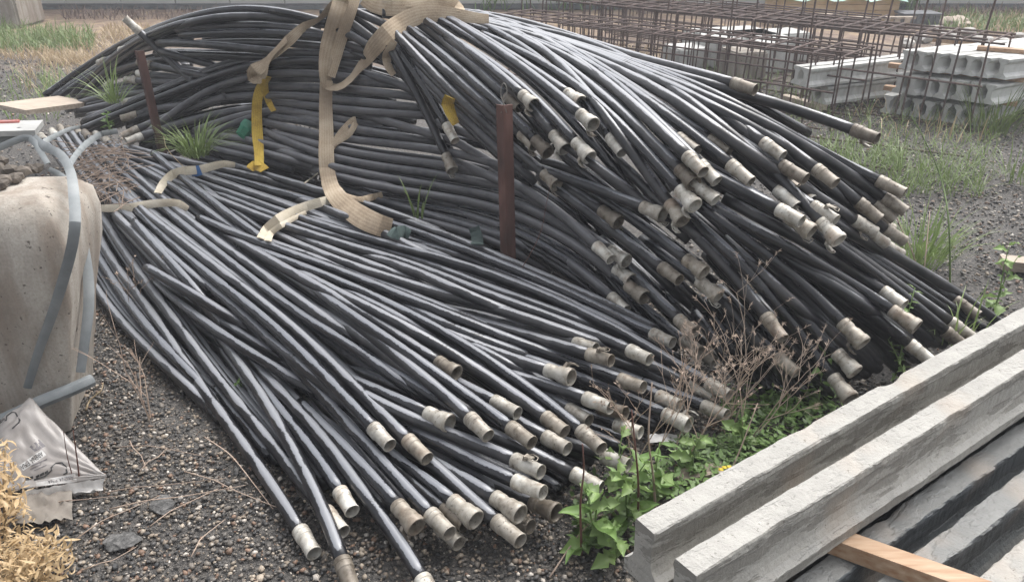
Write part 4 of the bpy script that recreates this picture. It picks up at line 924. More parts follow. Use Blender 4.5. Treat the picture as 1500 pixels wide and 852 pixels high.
strap('yellow_strap', 'webbing_yellow', [(laid('392,112 384,124 378,140 376,165 377,195 379,220 380,243', .03), [.045, .05, .055, .06, .05, .045], .0025, [.5, .2, 0, .2, -.2, .1]), (laid('388,116 388,132 394,150 401,163', .026), [.03, .04, .035, .03], .0025, [.2, 0, .2]), (laid('366,248 372,243 380,244 388,249', .02), [.04, .06, .05], .0025, [.2, .5])], 'long yellow strap hanging down the left face of the heap')
strap('yellow_strap', 'webbing_yellow', [(laid('659,142 656,152 660,166 668,182', .02), [.05, .06, .05, .035], .0025, [0, .3, .1])], 'short yellow strap peeking out between pipes by the hanging couplings')
strap('bundle_strap', 'webbing_pale', [(laid('118,313 135,306 160,305 190,304 220,299 245,297 262,298 275,306', .016), [.03, .032, .036, .04, .04, .038, .03], .003, [.2, .1, 0, 0, .1])], 'pale band lying straight across the left of the low bundle')
r_ = empty('bundle_strap', Vector(laid('232,281')[0]), 'pale curved band with a blue buckle round the back of the low bundle', 'strap'); b_ = Vector(r_.location)
o = ribbon(laid('231,283 240,268 254,255 272,250 290,249 310,244 328,240 344,242', .018), [.035, .04, .045, .045, .04, .03], .003, [.4, .1, 0, 0]).build('band', M['webbing_pale'], r_, True); o.location = -b_
o = ribbon(laid('281,251 287,251 294,249', .026), [.05, .055, .05], .004, [0, 0]).build('buckle', M['blue_plastic'], r_, True); o.location = -b_
strap('bundle_strap', 'webbing_pale', [(laid('381,349 392,336 408,322 428,311 450,302 470,296 486,292', .018), [.03, .04, .05, .05, .045, .04], .003, [.4, .1, 0, 0]), (laid('392,353 398,340 412,330 432,319 448,311', .014), [.03, .028, .02], .003, [.2, 0])], 'pale torn band across the middle of the low bundle under the sling')
strap('cloth_strip', 'webbing', [(laid('486,218 494,204 506,190 518,178 522,176', .014), [.03, .045, .05, .04], .003, [.5, .2, 0]), (laid('487,214 500,205 513,195 521,180', .02), [.02, .03, .03], .003, [.2, 0])], 'brown frayed strip poking out right of the hanging sling', 'strip')
strap('cloth_strip', 'webbing', [(laid('494,278 512,288 530,292 548,288 560,285', .012), [.02, .03, .035, .03], .003, [.8, .3, 0])], 'brown ragged strip beside the foot of the sling', 'strip')
strap('cloth_strip', 'cloth_green', [(laid('694,333 698,345 699,358', .03), [.05, .055, .055], .003, [0, .1])], 'dark green cloth scrap hanging left of the tall rusty post', 'cloth')
strap('cloth_strip', 'cloth_green', [(laid('572,338 582,342 592,339 600,344', .02), [.05, .06, .04], .004, [.4, -.3])], 'dark crumpled cloth knot at the end of the sling', 'cloth')
o = ribbon(laid('352,199 360,190 364,182 366,177', .02), [.06, .08, .06], .012, [0, 0]).build('plastic_cap', M['green_plastic'], None, True); tag(o, 'green plastic piece beside the yellow strap', 'plastic')
rope = MB(); rope.tube(laid('446,268 455,262 465,254', .01), .004, 6); tag(rope.build('cord_end', M['webbing_pale'], None, True), 'short pale cord end beside the hanging sling', 'cord')
# metal strips over the beige block
def mstrip(pts, wd, label, cup=.07, roll=None): 
    o = ribbon([PD(*p) for p in pts], [a*.62 for a in wd], .002, roll, .045, cup).build('metal_strip', M['strip_metal'], None, False); return tag(o, label, 'metal strip')
mstrip([(-40, 214, 2.9), (0, 204, 2.93), (30, 193, 2.95), (42, 198, 2.96), (60, 212, 2.85), (88, 226, 2.7), (101, 246, 2.6), (106, 265, 2.52), (108, 285, 2.44), (110, 305, 2.37), (110, 325, 2.335), (108, 345, 2.345), (101, 380, 2.38), (80, 450, 2.46), (58, 510, 2.53), (40, 568, 2.595)], [.05, .055, .06, .05, .045, .05, .05, .05, .05, .045, .04], 'bent galvanised strip curving down the front of the beige block')
mstrip([(-40, 232, 2.86), (0, 216, 2.88), (35, 202, 2.9), (50, 208, 2.88), (70, 240, 2.75)], [.04, .04, .03], 'short galvanised strip folded over the back of the beige block')
mstrip([(72, 248, 2.82), (95, 262, 2.75), (111, 300, 2.70), (121, 350, 2.68), (129, 400, 2.66), (130, 450, 2.64), (124, 500, 2.63), (118, 545, 2.64)], [.03, .04, .045, .05, .055, .05, .045], 'galvanised strip hanging straight down the right side of the beige block')
mstrip([(57, 214, 3.3), (75, 202, 3.6), (100, 190, 4.0), (116, 186, 4.3)], [.04, .035, .03], 'dark narrow strip running back from the bend over the pipe ends')
mstrip([(100, 246, 3.0), (112, 226, 3.4), (130, 208, 3.9), (150, 196, 4.4), (172, 192, 4.5)], [.03, .04, .05, .05], 'cut galvanised strip pointing back toward the heap foot')
mstrip([(-40, 640, 2.5), (0, 618, 2.53), (30, 604, 2.56), (60, 588, 2.58), (100, 572, 2.62), (136, 556, 2.68)], [.075, .075, .075, .07, .07, .07], 'thick galvanised profile lying against the foot of the beige block', .55)
# ---------------------------------------------------------------- rusty posts
def lpost(base, top, wd, label, loop=True):
    base, top = Vector(base), Vector(top); root = empty('steel_post', base, label, 'post'); t = top - base
    m = MB(); w2, th = wd, .006; fx = Vector((.83, .56, 0)).normalized(); fy = Vector((.75, -.66, 0)).normalized()
    sec = [Vector((0,0,0)), -fx*w2 + fy*0, -fx*w2 - fx.cross(Vector((0,0,1)))*0 + Vector((0,th,0)), Vector((0,th*1.3,0)), fy*-w2*0 + Vector((w2*.95,.02,0)) + Vector((0,th,0)), Vector((w2*.95,.02,0))]
    sec = [Vector((0,0,0)), Vector((-w2*.62,w2*.5,0)), Vector((-w2*.62,w2*.5+th,0)), Vector((0,th*1.4,0)), Vector((w2*.8,w2*.5+th,0)), Vector((w2*.8,w2*.5,0))]
    ns = 12; vs = []
    for i in range(ns): vs += [t*(i/(ns-1)) + s + Vector((.0015*noise.noise((i, k, 1)), .0015*noise.noise((i, k, 7)), 0)) for k, s in enumerate(sec)]
    fs = [(i*6+k, i*6+(k+1) % 6, (i+1)*6+(k+1) % 6, (i+1)*6+k) for i in range(ns-1) for k in range(6)] + [(0,1,2,3),(0,3,4,5),tuple((ns-1)*6+k for k in (0,3,2,1)),tuple((ns-1)*6+k for k in (0,5,4,3))]
    m.add(vs, fs); m.build('angle_bar', M['rust'], root)
    if loop:
        m = MB(); P = [t + Vector((.012*math.cos(a) + .003, .006, .05 + .035*math.sin(a))) for a in np.linspace(-2.6, 5.74, 26)]; P = [t + Vector((-.008, .008, -.03))] + P[8:22] + [t + Vector((.014, .008, -.03))]
        m.tube(P, .0022, 6); m.build('wire_loop', M['wire'], root, True)
    return root
pb = PD(745, 378, 3.36); lpost((pb[0], pb[1], 0), (pb[0]-.02, pb[1]-.01, .925), .046, 'tall rusty angle steel post with a wire loop on top, before the heap')
pb = PD(219, 138, 4.42); lpost((pb[0], pb[1], 0), (pb[0]-.02, pb[1], PD(211, 70, 4.42)[2]), .036, 'short rusty angle steel post at the left of the heap', False)
# ---------------------------------------------------------------- empty printed bag
root = empty('sand_bag', PZ(70, 690, .05), 'torn grey plastic bag with upside down print, lying by the dry golden weed', 'bag'); bo = Vector(root.location)
corner = [PD(-30, 640, 2.47), PD(46, 584, 2.54), PD(156, 698, 2.44), PD(34, 716, 2.395), PD(-40, 720, 2.35)]
c_ = [Vector(p) for p in corner]
m = MB(); nu, nv = 46, 34; vs = []
def bagpt(u, v):                                        # u along the far edge (left corner to right corner), v toward the front
    a = c_[0].lerp(c_[1], min(u*2.2, 1)) if u < .4545 else c_[1].lerp(c_[2], (u-.4545)/.5455)
    b = c_[4].lerp(c_[3], min(u*1.35, 1)) if u < .74 else c_[3].lerp(c_[2], (u-.74)/.26)
    p = a.lerp(b, v); q = Vector((u*3, v*3, 1.7))
    p.z += .022*math.sin(math.pi*v)*math.sin(math.pi*min(1, u*1.05)) + .014*noise.noise(q) + .009*noise.noise(q*3.3) + .005*abs(noise.noise(q*7.7))
    return p
for i in range(nu):
    for j in range(nv): vs.append(bagpt(i/(nu-1), j/(nv-1)) - bo)
m.add(vs, [(i*nv+j, (i+1)*nv+j, (i+1)*nv+j+1, i*nv+j+1) for i in range(nu-1) for j in range(nv-1)])
sheet = m.build('sheet', M['bag'], root, True); so2 = sheet.modifiers.new('thick', 'SOLIDIFY'); so2.thickness = .0015
m = MB(); vs = []; nu2 = 24
for i in range(nu2):
    u = i/(nu2-1); top = c_[3].lerp(c_[2], u) if u > .02 else c_[3]
    for j in range(6):
        v = j/5; q = Vector((u*6, v*2, 4)); p = top + Vector((-.02*v + .012*noise.noise(q), -.030*v - .006 + .010*noise.noise(q*2), -.035*math.sin(v*2.5) + .010*noise.noise(q*2.3))); p.z = max(p.z, .008); vs.append(p - bo)
m.add(vs, [(i*6+j, (i+1)*6+j, (i+1)*6+j+1, i*6+j+1) for i in range(nu2-1) for j in range(5)]); o = m.build('rolled_hem', M['print_white'], root, True)
m = MB(); vs = []
for i in range(16):
    for j in range(8):
        u, v = i/15, j/7; p = Vector(PZ(22+u*85, 728+v*44-u*10, .012)); q = Vector((u*5, v*5, 8)); p.z += .022*abs(noise.noise(q)) + .01*noise.noise(q*2.7) + .006; vs.append(p - bo)
m.add(vs, [(i*8+j, (i+1)*8+j, (i+1)*8+j+1, i*8+j+1) for i in range(15) for j in range(7)]); m.build('lower_ply', M['bag_old'], root, True)
# print on the bag, following its surface
from mathutils.bvhtree import BVHTree
bvh = BVHTree.FromPolygons([Vector(v) + bo for v in [tuple(x.co) for x in sheet.data.vertices]], [tuple(p.vertices) for p in sheet.data.polygons])
def onbag(px, py, lift=.002):
    r = Vector(ray(px, py)).normalized(); h = bvh.ray_cast(Vector(ORG), r)
    return (h[0] - r*lift) if h[0] is not None else Vector(PD(px, py, 2.2))
def quad(name, pix, mat, lift=.002, n=8):
    m = MB(); (a, b, c, d_) = [Vector((x, y, 0)) for x, y in pix]; vs = []
    for i in range(n+1):
        for j in range(4):
            p = a.lerp(b, i/n).lerp(d_.lerp(c, i/n), j/3); vs.append(onbag(p.x, p.y, lift) - bo)
    m.add(vs, [(i*4+j, (i+1)*4+j, (i+1)*4+j+1, i*4+j+1) for i in range(n) for j in range(3)]); return m.build(name, M[mat], root, True)
quad('label_patch', [(28, 681), (61, 658), (68, 666), (34, 689)], 'print_white', .002)
quad('grey_patch', [(43, 654), (57, 643), (67, 653), (51, 661)], 'print_grey', .002)
quad('label_patch', [(52, 704), (110, 693), (113, 705), (54, 712)], 'print_white', .002)
def lettering(text, pa, pb, hpx, name='lettering', flip=True, mat='print_dark', lift=.0035):
    """flat print: built-in font outlines laid on the bag; it reads upside down, as it lies"""
    cu = bpy.data.curves.new(name, 'FONT'); cu.body = text; cu.size = 1; cu.align_x = 'CENTER'; cu.align_y = 'CENTER'
    tmp = bpy.data.objects.new(name, cu); COL.objects.link(tmp); dg = bpy.context.evaluated_depsgraph_get(); me = bpy.data.meshes.new_from_object(tmp.evaluated_get(dg))
    bpy.data.objects.remove(tmp); A, B = np.array(pa, float), np.array(pb, float); L = np.linalg.norm(B-A); u = (B-A)/L; nv = np.array([-u[1], u[0]]); c = (A+B)/2
    X = np.array([v.co[:2] for v in me.vertices]); wd = X[:, 0].max() - X[:, 0].min()
    for v in me.vertices:
        s = -1 if flip else 1; q = c + u*(s*v.co.x/wd*L) - nv*(s*v.co.y*hpx/.73); v.co = onbag(q[0], q[1], lift) - bo
    return link(name, me, M[mat], root)
lettering('ARENA FINA', (31, 684.5), (62, 663), 8)
lettering('ARENA FINA', (70, 705), (108, 698), 5.5, mat='print_grey')
for (a, b, e, f_, wd) in [(46, 681, 69, 671, 1.6), (44, 686, 60, 679, 1.4), (50, 688, 68, 680, 1.2)]:      # small print, too faint to read
    quad('small_print', [(a, b), (e, f_), (e+.3, f_+wd), (a+.3, b+wd)], 'print_grey', .003)
for (a, b, e, f_) in [(36, 700, 42, 698.5), (43, 698.5, 48, 696.5), (52, 697, 57, 694), (58, 694.5, 64, 690.5), (65, 691, 70, 688)]:
    quad('worn_print', [(a, b), (e, f_), (e+1, f_+3.6), (a+1, b+3.2)], 'print_dark', .003, 3)
def logo(pix):
    m = MB(); m.tube([onbag(a, b, .003) - bo for a, b in pix], .0026, 4); m.build('logo_outline', M['print_dark'], root)
logo([(50, 702), (66, 697), (76, 688), (75, 684), (82, 678), (91, 677), (97, 683), (98, 692), (93, 694)])
logo([(-2, 620), (10, 615), (10, 609), (18, 603), (23, 604), (29, 615), (28, 618), (18, 627)])
logo([(0, 616), (6, 613)])
# ---------------------------------------------------------------- plants
def blade(m, base, length, wd, lean, az, droop=.5, seg=5, fold=0):
    b = Vector(base); dirv = Vector((math.cos(az), math.sin(az), 0)); side = Vector((-dirv.y, dirv.x, 0)); L = []; R = []; p = b.copy(); el = math.pi/2 - lean
    for i in range(seg+1):
        t = i/seg; w = wd*(1 - t**1.6)*(.6+.8*t if t < .5 else 1)/2 + .0003
        L.append(p - side*w); R.append(p + side*w); p = p + (dirv*math.cos(el) + Vector((0,0,1))*math.sin(el))*(length/seg); el -= droop/seg*(1+t)
    m.strip(L, R)
def tuft(name, loc, n, h, wd, spread, mat, label, cat='grass', group=None, seed=0, rad=.05, droop=.9, stuff=True):
    g = random.Random(seed); m = MB()
    for i in range(n):
        a = g.uniform(0, 6.28); r = rad*math.sqrt(g.random())
        blade(m, (r*math.cos(a), r*math.sin(a), 0), h*g.uniform(.5, 1.1), wd*g.uniform(.6, 1.2), g.uniform(.05, spread), a + g.uniform(-.6, .6), droop*g.uniform(.4, 1.3))
    root = empty(name, loc, label, cat, group); o = m.build('blades', M[mat], root)
    if stuff: o['kind'] = 'stuff'
    return root
D_ = lambda a, b, h='A': PD(a, b, (front(a, b, 14) or 4.0) - .02)
tuft('grass_tuft', PD(288, 228, 4.02), 150, .24, .009, .9, 'grass', 'bright green grass tuft growing out of the left heap face', seed=1, rad=.06)
tuft('grass_tuft', PD(168, 150, 4.75), 40, .30, .010, 1.0, 'grass', 'smaller green grass tuft left of the short rusty post', seed=2)
tuft('grass_tuft', PD(612, 318, 3.55), 9, .24, .016, .7, 'grass', 'few broad green blades beside the foot of the sling', seed=9, rad=.03, droop=.5)
tuft('grass_tuft', PD(1402, 500, 3.0), 26, .22, .008, .7, 'grass', 'green grass tuft between pipe ends and the left upper joist', seed=4, rad=.08)
tuft('grass_tuft', PZ(1490, 262, 0), 70, .30, .007, .8, 'grass', 'loose green tuft on the gravel at the right edge', seed=6, rad=.16)
g = random.Random(21)
def field(name, mat, spots, n, h, wd, label=None, seed=0):
    """ground cover that nobody could count"""
    g = random.Random(seed); m = MB()
    for (x0, y0, x1, y1) in spots:
        for i in range(n):
            a, b = g.uniform(x0, x1), g.uniform(y0, y1); p = PZ(a, b, 0)
            blade(m, p, h*g.uniform(.4, 1.2), wd*g.uniform(.6, 1.3), g.uniform(.05, .9), g.uniform(0, 6.28), g.uniform(.3, 1.2), 3)
    o = m.build(name, M[mat]); return tag(o, kind='stuff')
field('meadow_grass', 'grass', [(0, 45, 110, 78), (40, 50, 140, 75), (-60, 40, 40, 80)], 520, .22, .014, seed=1)
field('dry_straw', 'straw', [(95, 55, 205, 82), (-40, 76, 110, 90), (60, 82, 140, 98), (150, 40, 240, 60)], 420, .13, .014, seed=2)
field('dry_straw', 'straw', [(880, 70, 1110, 100), (1400, 24, 1500, 52), (740, 46, 860, 64), (1100, 20, 1180, 40)], 300, .15, .016, seed=7)
field('meadow_grass', 'grass', [(1350, 20, 1500, 42), (1380, 30, 1500, 50)], 330, .18, .025, seed=8)
field('meadow_grass', 'leaf_dark', [(690, 2, 1000, 18), (1300, 0, 1345, 16)], 260, .55, .03, seed=12)
field('dry_straw', 'weed_brown', [(90, 18, 330, 30), (930, 6, 1120, 22), (1340, 14, 1500, 24)], 420, .16, .022, seed=13)
field('meadow_grass', 'grass', [(1170, 225, 1320, 262), (1300, 240, 1440, 290), (1200, 170, 1460, 235), (1000, 110, 1200, 190)], 420, .22, .007, seed=14)
field('meadow_grass', 'grass', [(-40, 120, 90, 180), (60, 120, 150, 150)], 150, .26, .010, seed=16)
field('dry_straw', 'straw', [(1240, 130, 1460, 210), (20, 100, 140, 140)], 150, .24, .008, seed=15)
tuft('weed_bush', PZ(1345, 385, 0), 170, .34, .007, .7, 'grass', 'dark green bushy weed at the right end of the heap', 'weed', seed=5, rad=.14, droop=.7)
tuft('weed_bush', PZ(1452, 190, 0), 120, .50, .012, .8, 'grass', 'tall green weed beside the right joist stack', 'weed', seed=15, rad=.22, droop=.7)
# long bare stalks
def stalk(pts, r, mat, name, label, cat='stalk', group=None):
    m = MB(); P = catmull(pts, .03); m.tube(P, np.linspace(r, r*.45, len(P)), 5); return tag(m.build(name, M[mat], None, True), label, cat, group)
stalk([PZ(1392, 440, 0), PD(1390, 330, 3.5), PD(1378, 260, 3.6), PD(1352, 200, 3.6), PD(1335, 170, 3.6)], .005, 'leaf_pale', 'grass_stalk', 'long pale green stalk leaning over at the right of the heap')
stalk([PZ(1352, 452, 0), PD(1340, 380, 3.1), PD(1318, 330, 3.1), PD(1303, 288, 3.1)], .004, 'twig', 'dry_stalk', 'brown dry stalk crossing the right end stack of couplings')
stalk([PZ(1343, 470, 0), PD(1353, 400, 3.15), PD(1362, 310, 3.2)], .004, 'twig', 'dry_stalk', 'straight dry stalk right of the end stack of couplings')
# leafy weeds: every large leaf is a part
def leaf_mesh(name, mat, L, W, lobes=0, curl=.5, seed=0):
    g = random.Random(seed); m = MB(); n = 9; rows = []
    for i in range(n):
        t = i/(n-1); w = W*math.sin(math.pi*min(1, t**.8*.97+.02))**.8
        if lobes: w *= 1 + .38*math.cos(t*math.pi*2*lobes)
        z = -curl*L*(t**2)*.5 + .12*W*math.sin(t*9+seed); y = L*t
        rows.append([(-w/2, y + .10*w, z + .22*w), (-w*.25, y, z + .05*w), (0, y, z - .02*W), (w*.25, y, z + .05*w), (w/2, y + .10*w, z + .22*w)])
    m.add([p for r in rows for p in r], [(i*5+j, i*5+j+1, (i+1)*5+j+1, (i+1)*5+j) for i in range(n-1) for j in range(4)])
    return m.mesh(name, M[mat], True)
LV = {'broad': [leaf_mesh('leaf', 'leaf', .13, .05, 0, .6, i) for i in range(2)], 'lobed': [leaf_mesh('leaf', 'leaf_pale', .11, .055, 3, .5, 3+i) for i in range(2)],
      'small': [leaf_mesh('leaf', 'leaf', .05, .022, 2, .5, 6)], 'dark': [leaf_mesh('leaf', 'leaf_dark', .06, .028, 1.5, .6, 8)], 'thistle': [leaf_mesh('leaf', 'leaf_pale', .06, .014, 3, .3, 9)]}
def leafy(name, loc, h, nleaf, kinds, label, seed, size=1.0, nst=1, top=.9, cat='weed', group=None, lean=.15):
    g = random.Random(seed); root = empty(name, loc, label, cat, group)
    for s in range(nst):
        az = g.uniform(0, 6.28); ln = lean*g.uniform(.3, 1.2); hh = h*g.uniform(.7, 1.05) if s else h
        P = [Vector((math.cos(az)*ln*hh*t*t + .004*math.sin(t*7), math.sin(az)*ln*hh*t*t, hh*t)) for t in np.linspace(0, 1, 7)]
        if s: P = [p + Vector((g.uniform(-.03, .03), g.uniform(-.03, .03), 0)) for p in [Vector((0, 0, 0))]*0] + P
        m = MB(); m.tube(P, np.linspace(.0045*size, .002*size, 7), 5); m.build('stem', M['leaf_pale'], root, True)
        k = nleaf//nst
        for i in range(k):
            t = .05 + top*i/max(1, k-1); p = P[int(t*5.99)].lerp(P[min(6, int(t*5.99)+1)], t*5.99 % 1)
            o = link('leaf', LV[kinds[g.randrange(len(kinds))]][g.randrange(2) - 1], None, root, p)
            o.rotation_euler = (g.uniform(-.4, .8) + .3*t, g.uniform(-.7, .7), i*2.4 + g.uniform(-.4, .4)); sc = size*.92*g.uniform(.55, 1.2)*(1.1-.45*t); o.scale = (sc, sc, sc)
    return root
leafy('leafy_weed', PZ(868, 800, 0), .19, 20, ['broad', 'lobed'], 'broad leaved green weed nearest the camera, by the joist ends', 1, 1.0, 2)
leafy('leafy_weed', PZ(915, 770, 0), .25, 20, ['lobed', 'broad'], 'tall lobed green weed against the left upper joist end', 2, .95, 2)
leafy('leafy_weed', PZ(958, 740, 0), .22, 17, ['lobed', 'broad'], 'green lobed weed between the white coupling and the joist', 3, .85, 2)
leafy('leafy_weed', PZ(905, 715, 0), .20, 13, ['lobed'], 'pale lobed weed right of the bright white coupling', 4, .8, 2)
leafy('leafy_weed', PZ(900, 820, 0), .14, 14, ['lobed', 'small'], 'low ragged weed at the foot of the joist ends', 5, .75, 2)
leafy('leafy_weed', PZ(1010, 700, 0), .18, 16, ['lobed', 'dark'], 'small green weed beside the timber offcut', 6, .75, 2)
leafy('leafy_weed', PZ(1085, 668, 0), .16, 18, ['small', 'lobed'], 'low weed with yellow flowers along the left upper joist', 7, .9, 3)
leafy('leafy_weed', PZ(1195, 600, 0), .22, 18, ['broad', 'small'], 'glossy green weed between a lone pipe and the joist', 8, .75, 2)
leafy('leafy_weed', PZ(355, 572, .02), .05, 10, ['small'], 'tiny green sprout among the pipes of the low bundle', 9, .7, 1)
leafy('leafy_weed', PZ(1455, 455, 0), .34, 26, ['lobed', 'small'], 'pale green weed on the gravel at the right edge', 10, .8, 2)
leafy('thistle', PZ(1308, 560, 0), .40, 30, ['thistle', 'small'], 'upright spiny thistle standing before the joist', 11, .8, 1, .95, 'thistle', None, .03)
leafy('thistle', PZ(1322, 575, 0), .22, 16, ['thistle'], 'lower leaning spiny thistle stem', 12, .7, 1, .95, 'thistle', None, .5)
leafy('leafy_weed', PD(160, 190, 4.4), .10, 14, ['dark', 'small'], 'dark weed over the back of the low bundle by the board', 14, .9, 2)
m = MB()
for a, b in ((1056, 687), (1061, 684), (1068, 683)):
    c = Vector(PZ(a, b, .10)); m.add([c + Vector((.008*math.cos(k), .008*math.sin(k), .002*math.sin(3*k))) for k in np.linspace(0, 5.5, 7)], [tuple(range(7))])
tag(m.build('flower_heads', M['flower']), 'cluster of tiny yellow flowers beside the left upper joist', 'flower')
def groundcover(spots, n, seed):
    g = random.Random(seed); m = MB()
    for (x0, y0, x1, y1) in spots:
        for i in range(n):
            p = Vector(PZ(g.uniform(x0, x1), g.uniform(y0, y1), g.uniform(.005, .06))); a = g.uniform(0, 6.28); L = g.uniform(.014, .034); w = L*.5; t = Vector((math.cos(a), math.sin(a), g.uniform(-.3, .6))); s = Vector((-math.sin(a), math.cos(a), g.uniform(-.3, .3)))
            m.add([p, p + t*L*.5 - s*w*.5, p + t*L, p + t*L*.5 + s*w*.5], [(0, 1, 2, 3)])
    return m
tag(groundcover([(1060, 575, 1190, 650), (1000, 640, 1140, 690), (930, 680, 1060, 730), (1120, 560, 1240, 610)], 420, 1).build('ground_cover', M['leaf']), kind='stuff')
tag(groundcover([(1060, 560, 1190, 640), (840, 690, 960, 800), (980, 640, 1080, 680)], 300, 2).build('ground_cover', M['leaf_dark']), kind='stuff')
# dry weeds: branching stems with seed heads
def branch(m, h, p, dirv, L, r, depth, g, spread, tufts, curl=.2):
    P = [p]; d0 = dirv.normalized(); k = 4
    for i in range(k):
        d0 = (d0 + Vector((g.gauss(0, curl), g.gauss(0, curl), g.gauss(0, curl*.6)))*.4).normalized(); P.append(P[-1] + d0*(L/k))
    m.tube(P, np.linspace(r, r*.6, k+1), 4, False)
    if depth == 0:
        tufts.append((P[-1], d0)); return
    for i in range(g.choice((2, 3))):
        q = P[g.randrange(2, k+1)]; nd = (d0 + Vector((g.gauss(0, spread), g.gauss(0, spread), g.gauss(.12, spread*.6)))).normalized()
        branch(m, h, q, nd, L*g.uniform(.5, .8), r*.62, depth-1, g, spread, tufts, curl)
def dryweed(name, loc, L, r, depth, nst, spread, mat, label, seed, headmat=None, headn=10, heads=.02, tilt=.35, cat='dry weed', hw=.2):
    g = random.Random(seed); root = empty(name, loc, label, cat); m = MB(); T = []
    for s in range(nst): branch(m, 0, Vector((g.uniform(-.02, .02), g.uniform(-.02, .02), 0)), Vector((g.gauss(0, tilt), g.gauss(0, tilt), 1)), L*g.uniform(.7, 1.1), r, depth, g, spread, T)
    m.build('stems', M[mat], root)
    if headmat:
        m = MB()
        for p, d0 in T:
            for i in range(headn):
                t = (d0 + Vector((g.gauss(0, .7), g.gauss(0, .7), g.gauss(0, .6)))).normalized(); b = p - d0*g.uniform(0, heads*2); l = heads*g.uniform(.5, 1.3); s = t.cross(Vector((g.gauss(0, 1), g.gauss(0, 1), 1))).normalized()*l*hw
                m.add([b - s, b + t*l*.6 - s*.8, b + t*l, b + t*l*.6 + s*.8, b + s], [(0, 1, 2, 3, 4)])
        o = m.build('seed_heads', M[headmat], root); o['kind'] = 'stuff'
    return root
dryweed('dry_shrub', PD(1078, 560, 2.60) * np.array([1, 1, 0]), 0.26, .0028, 3, 5, .45, 'shrub', 'pale pinkish dry shrub standing before the couplings of the heap', 4, 'shrub', 16, .012, .30, hw=.07)
dryweed('dry_shrub', PD(1105, 590, 2.55) * np.array([1, 1, 0]), 0.27, .0026, 3, 3, .5, 'shrub', 'second dry shrub leaning right over the pale coupling', 17, 'shrub', 16, .012, .4, hw=.07)
dryweed('dry_weed', PD(940, 640, 2.45) * np.array([1, 1, 0]), .28, .0026, 3, 4, .4, 'twig', 'thin bare dry weed at the right end of the low bundle', 6, 'twig', 2, .01, .22)
dryweed('dry_weed', PD(1000, 620, 2.5) * np.array([1, 1, 0]), .30, .0026, 3, 3, .4, 'twig', 'bare dry weed between the two heaps, taller of the pair', 8, 'twig', 2, .01, .25)
dryweed('dry_weed', PZ(222, 610, 0), .22, .003, 2, 3, .3, 'twig', 'bare reddish dry weed in the gravel beside the low bundle', 9, None, tilt=.12)
dryweed('dry_weed', PZ(200, 470, 0), .16, .002, 2, 3, .4, 'twig', 'small dry weed tangled over the left pipes', 10, 'twig', 3, .012, .3)
for i, (pts, l) in enumerate([([(852, 812, 0), (850, 740, .20), (855, 690, .33), (853, 650, .44)], 'dark red dry stem rising before the white coupling'), ([(934, 770, 0), (935, 710, .2), (930, 650, .40), (925, 600, .52)], 'reddish dry stem left of the joist end'), ([(960, 750, 0), (957, 700, .15), (950, 640, .33), (955, 560, .5)], 'paler dry stem beside the reddish one'), ([(805, 845, 0), (850, 780, .05), (892, 738, .10)], 'pale bent stem lying across the leafy weeds'), ([(1000, 830, .02), (1040, 745, .2), (1075, 680, .3), (1110, 590, .45)], 'thin stem leaning over the left upper joist')]):
    stalk([PZ(a, b, z) for a, b, z in pts], .0042 if i < 3 else .003, 'stem_red' if i < 2 else 'twig', 'dry_stalk', l, 'stem')
stalk([PZ(118, 715, 0), PZ(114, 680, .10), PZ(107, 630, .26)], .003, 'stem_red', 'dry_stalk', 'dark stem standing before the torn bag, thick one', 'stem')
stalk([PZ(112, 716, 0), PZ(99, 670, .12), PZ(93, 632, .25)], .002, 'stem_red', 'dry_stalk', 'dark stem standing before the torn bag, thin left one', 'stem')
stalk([PZ(126, 600, .02), PZ(132, 585, .03), PZ(148, 572, .05), PZ(151, 560, .06)], .004, 'straw', 'dry_twig', 'pale forked twig leaning on the beige block', 'twig')
stalk([PD(745, 425, 3.25), PD(788, 350, 3.2), PD(800, 300, 3.2), PD(808, 262, 3.15)], .0022, 'stem_red', 'dry_stalk', 'thin dark stem right of the tall rusty post', 'stem')
stalk([PD(318, 290, 4.1), PD(250, 225, 4.1), PD(240, 200, 4.1)], .003, 'straw', 'dry_stalk', 'pale thin stem before the pale curved band', 'stem')
g = random.Random(31)
tw = [((150, 722), (330, 700)), ((160, 745), (360, 710)), ((170, 655), (300, 668)), ((110, 790), (235, 725)), ((220, 770), (320, 715)), ((190, 645), (215, 690)), ((205, 690), (245, 655)), ((270, 690), (430, 752)), ((280, 815), (330, 760)), ((300, 640), (400, 745)), ((60, 740), (180, 725)), ((120, 835), (200, 800))]
for i, (a, b) in enumerate(tw):
    p, q = Vector(PZ(*a, .012)), Vector(PZ(*b, .012)); mid = p.lerp(q, .5) + Vector((g.uniform(-.02, .02), g.uniform(-.02, .02), .012))
    stalk([p, p.lerp(mid, .6) + Vector((g.uniform(-.01, .01), 0, .006)), mid, q], .0022, 'twig', 'dry_twig', 'thin dry twig lying on the near gravel', 'twig', 'dry twigs lying on the near gravel')
# dead vines over the back of the low bundle
g = random.Random(13); m = MB()
for i in range(170):
    a, b = g.uniform(104, 190), g.uniform(212, 300); D = (front(a, b, 16) or 4.4) - PIPE_R - g.uniform(.0, .05); p = Vector(PD(a, b, D)); t = Vector((g.gauss(0, 1), g.gauss(0, .6), g.gauss(0, .35)))*.07
    m.tube([p - t, p + Vector((g.gauss(0, .01), g.gauss(0, .01), .012)), p + t], .0022, 4, False)
o = m.build('dead_vines', M['twig']); tag(o, 'tangle of dead vines over the back left of the low bundle', 'vines', kind='stuff')
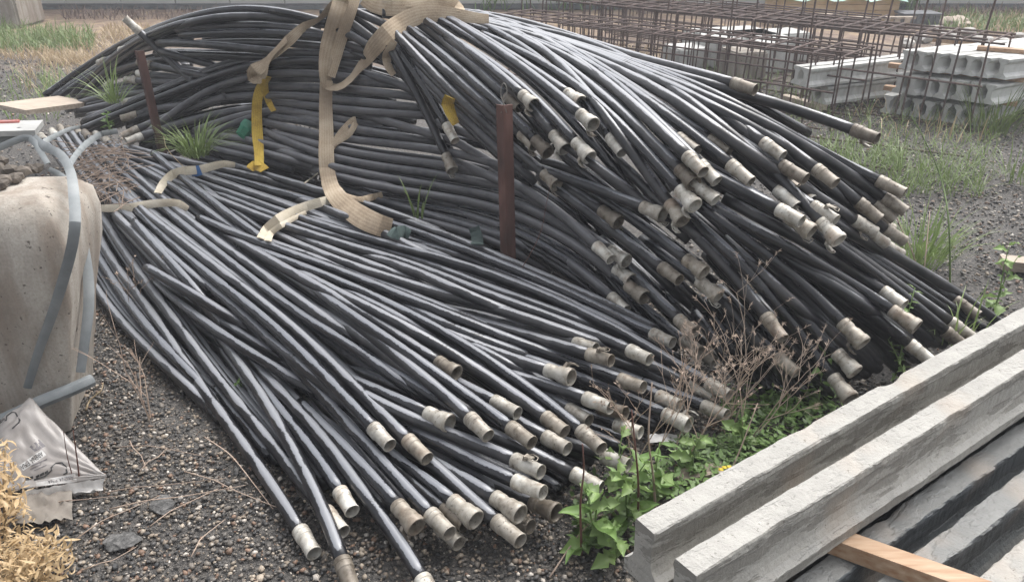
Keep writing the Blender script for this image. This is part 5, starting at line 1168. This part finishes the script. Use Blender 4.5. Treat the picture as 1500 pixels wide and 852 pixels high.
# golden dry weed, bottom left
def golden(loc, n, rad, h, label, seed):
    g = random.Random(seed); root = empty('golden_weed', loc, label, 'dry weed'); m = MB(); sm = MB()
    for s in range(7):
        a = g.uniform(0, 6.28); sm.tube([(0, 0, 0), (math.cos(a)*rad*.4, math.sin(a)*rad*.4, h*.5), (math.cos(a)*rad*.9, math.sin(a)*rad*.9, h*g.uniform(.7, 1))], [.004, .003, .002], 5)
    for i in range(n):
        a = g.uniform(0, 6.28); r = rad*g.random()**.6; z = h*g.random()**.8; p = Vector((math.cos(a)*r, math.sin(a)*r, z)); L = g.uniform(.02, .045); w = L*g.uniform(.10, .34); az = g.uniform(0, 6.28); el = g.uniform(-.9, .9); A = []; B = []; u = g.uniform(-1.6, 1.6)
        for k in range(5):
            t = k/4; dd = Vector((math.cos(az)*math.cos(el), math.sin(az)*math.cos(el), math.sin(el))); sd_ = Vector((-math.sin(az), math.cos(az), u*t*.8)).normalized(); ww = w*math.sin(math.pi*min(.97, t*.85+.12))/2; A.append(p - sd_*ww); B.append(p + sd_*ww); p = p + dd*(L/4); el += u*.45; az += u*.25
        m.strip(A, B)
    sm.build('stems', M['straw'], root, True); o = m.build('curled_leaves', M['gold'], root, True); o['kind'] = 'stuff'
golden(PZ(8, 785, 0), 640, .085, .30, 'golden dry weed standing at the left edge before the torn bag', 1)
golden(PZ(45, 850, 0), 700, .105, .10, 'golden dry weed sprawling in the bottom left corner', 2)
golden(PZ(-20, 815, 0), 260, .08, .16, 'golden dry weed cut by the left edge', 3)
m = MB(); c = Vector(PZ(972, 640, .045)); vs = []
for i in range(9):
    for j in range(4): vs.append(c + Vector((-.05 + i*.0125, -.02 + j*.014, .010*noise.noise((i*.6, j*.8, 2)) - abs(i-4)*.002)))
m.add(vs, [(i*4+j, (i+1)*4+j, (i+1)*4+j+1, i*4+j+1) for i in range(8) for j in range(3)]); tag(m.build('foam_chip', M['print_white'], None, True), 'pale flaking chip of foam on the ground between coupling ends', 'chip')
# ---------------------------------------------------------------- damp air
m = MB(); m.box((-84, -24, -1.1), (84, 94, 2.75)); x = NT('damp_air'); x.t.nodes.remove(x.p)
pv = x.n('VolumePrincipled', Density=.0065); pv.inputs['Color'].default_value = (.93, .95, 1, 1); pv.inputs['Anisotropy'].default_value = .2
x.l(pv.outputs[0], x.t.nodes['Material Output'].inputs['Volume'])
tag(m.build('haze', x.m), kind='stuff')
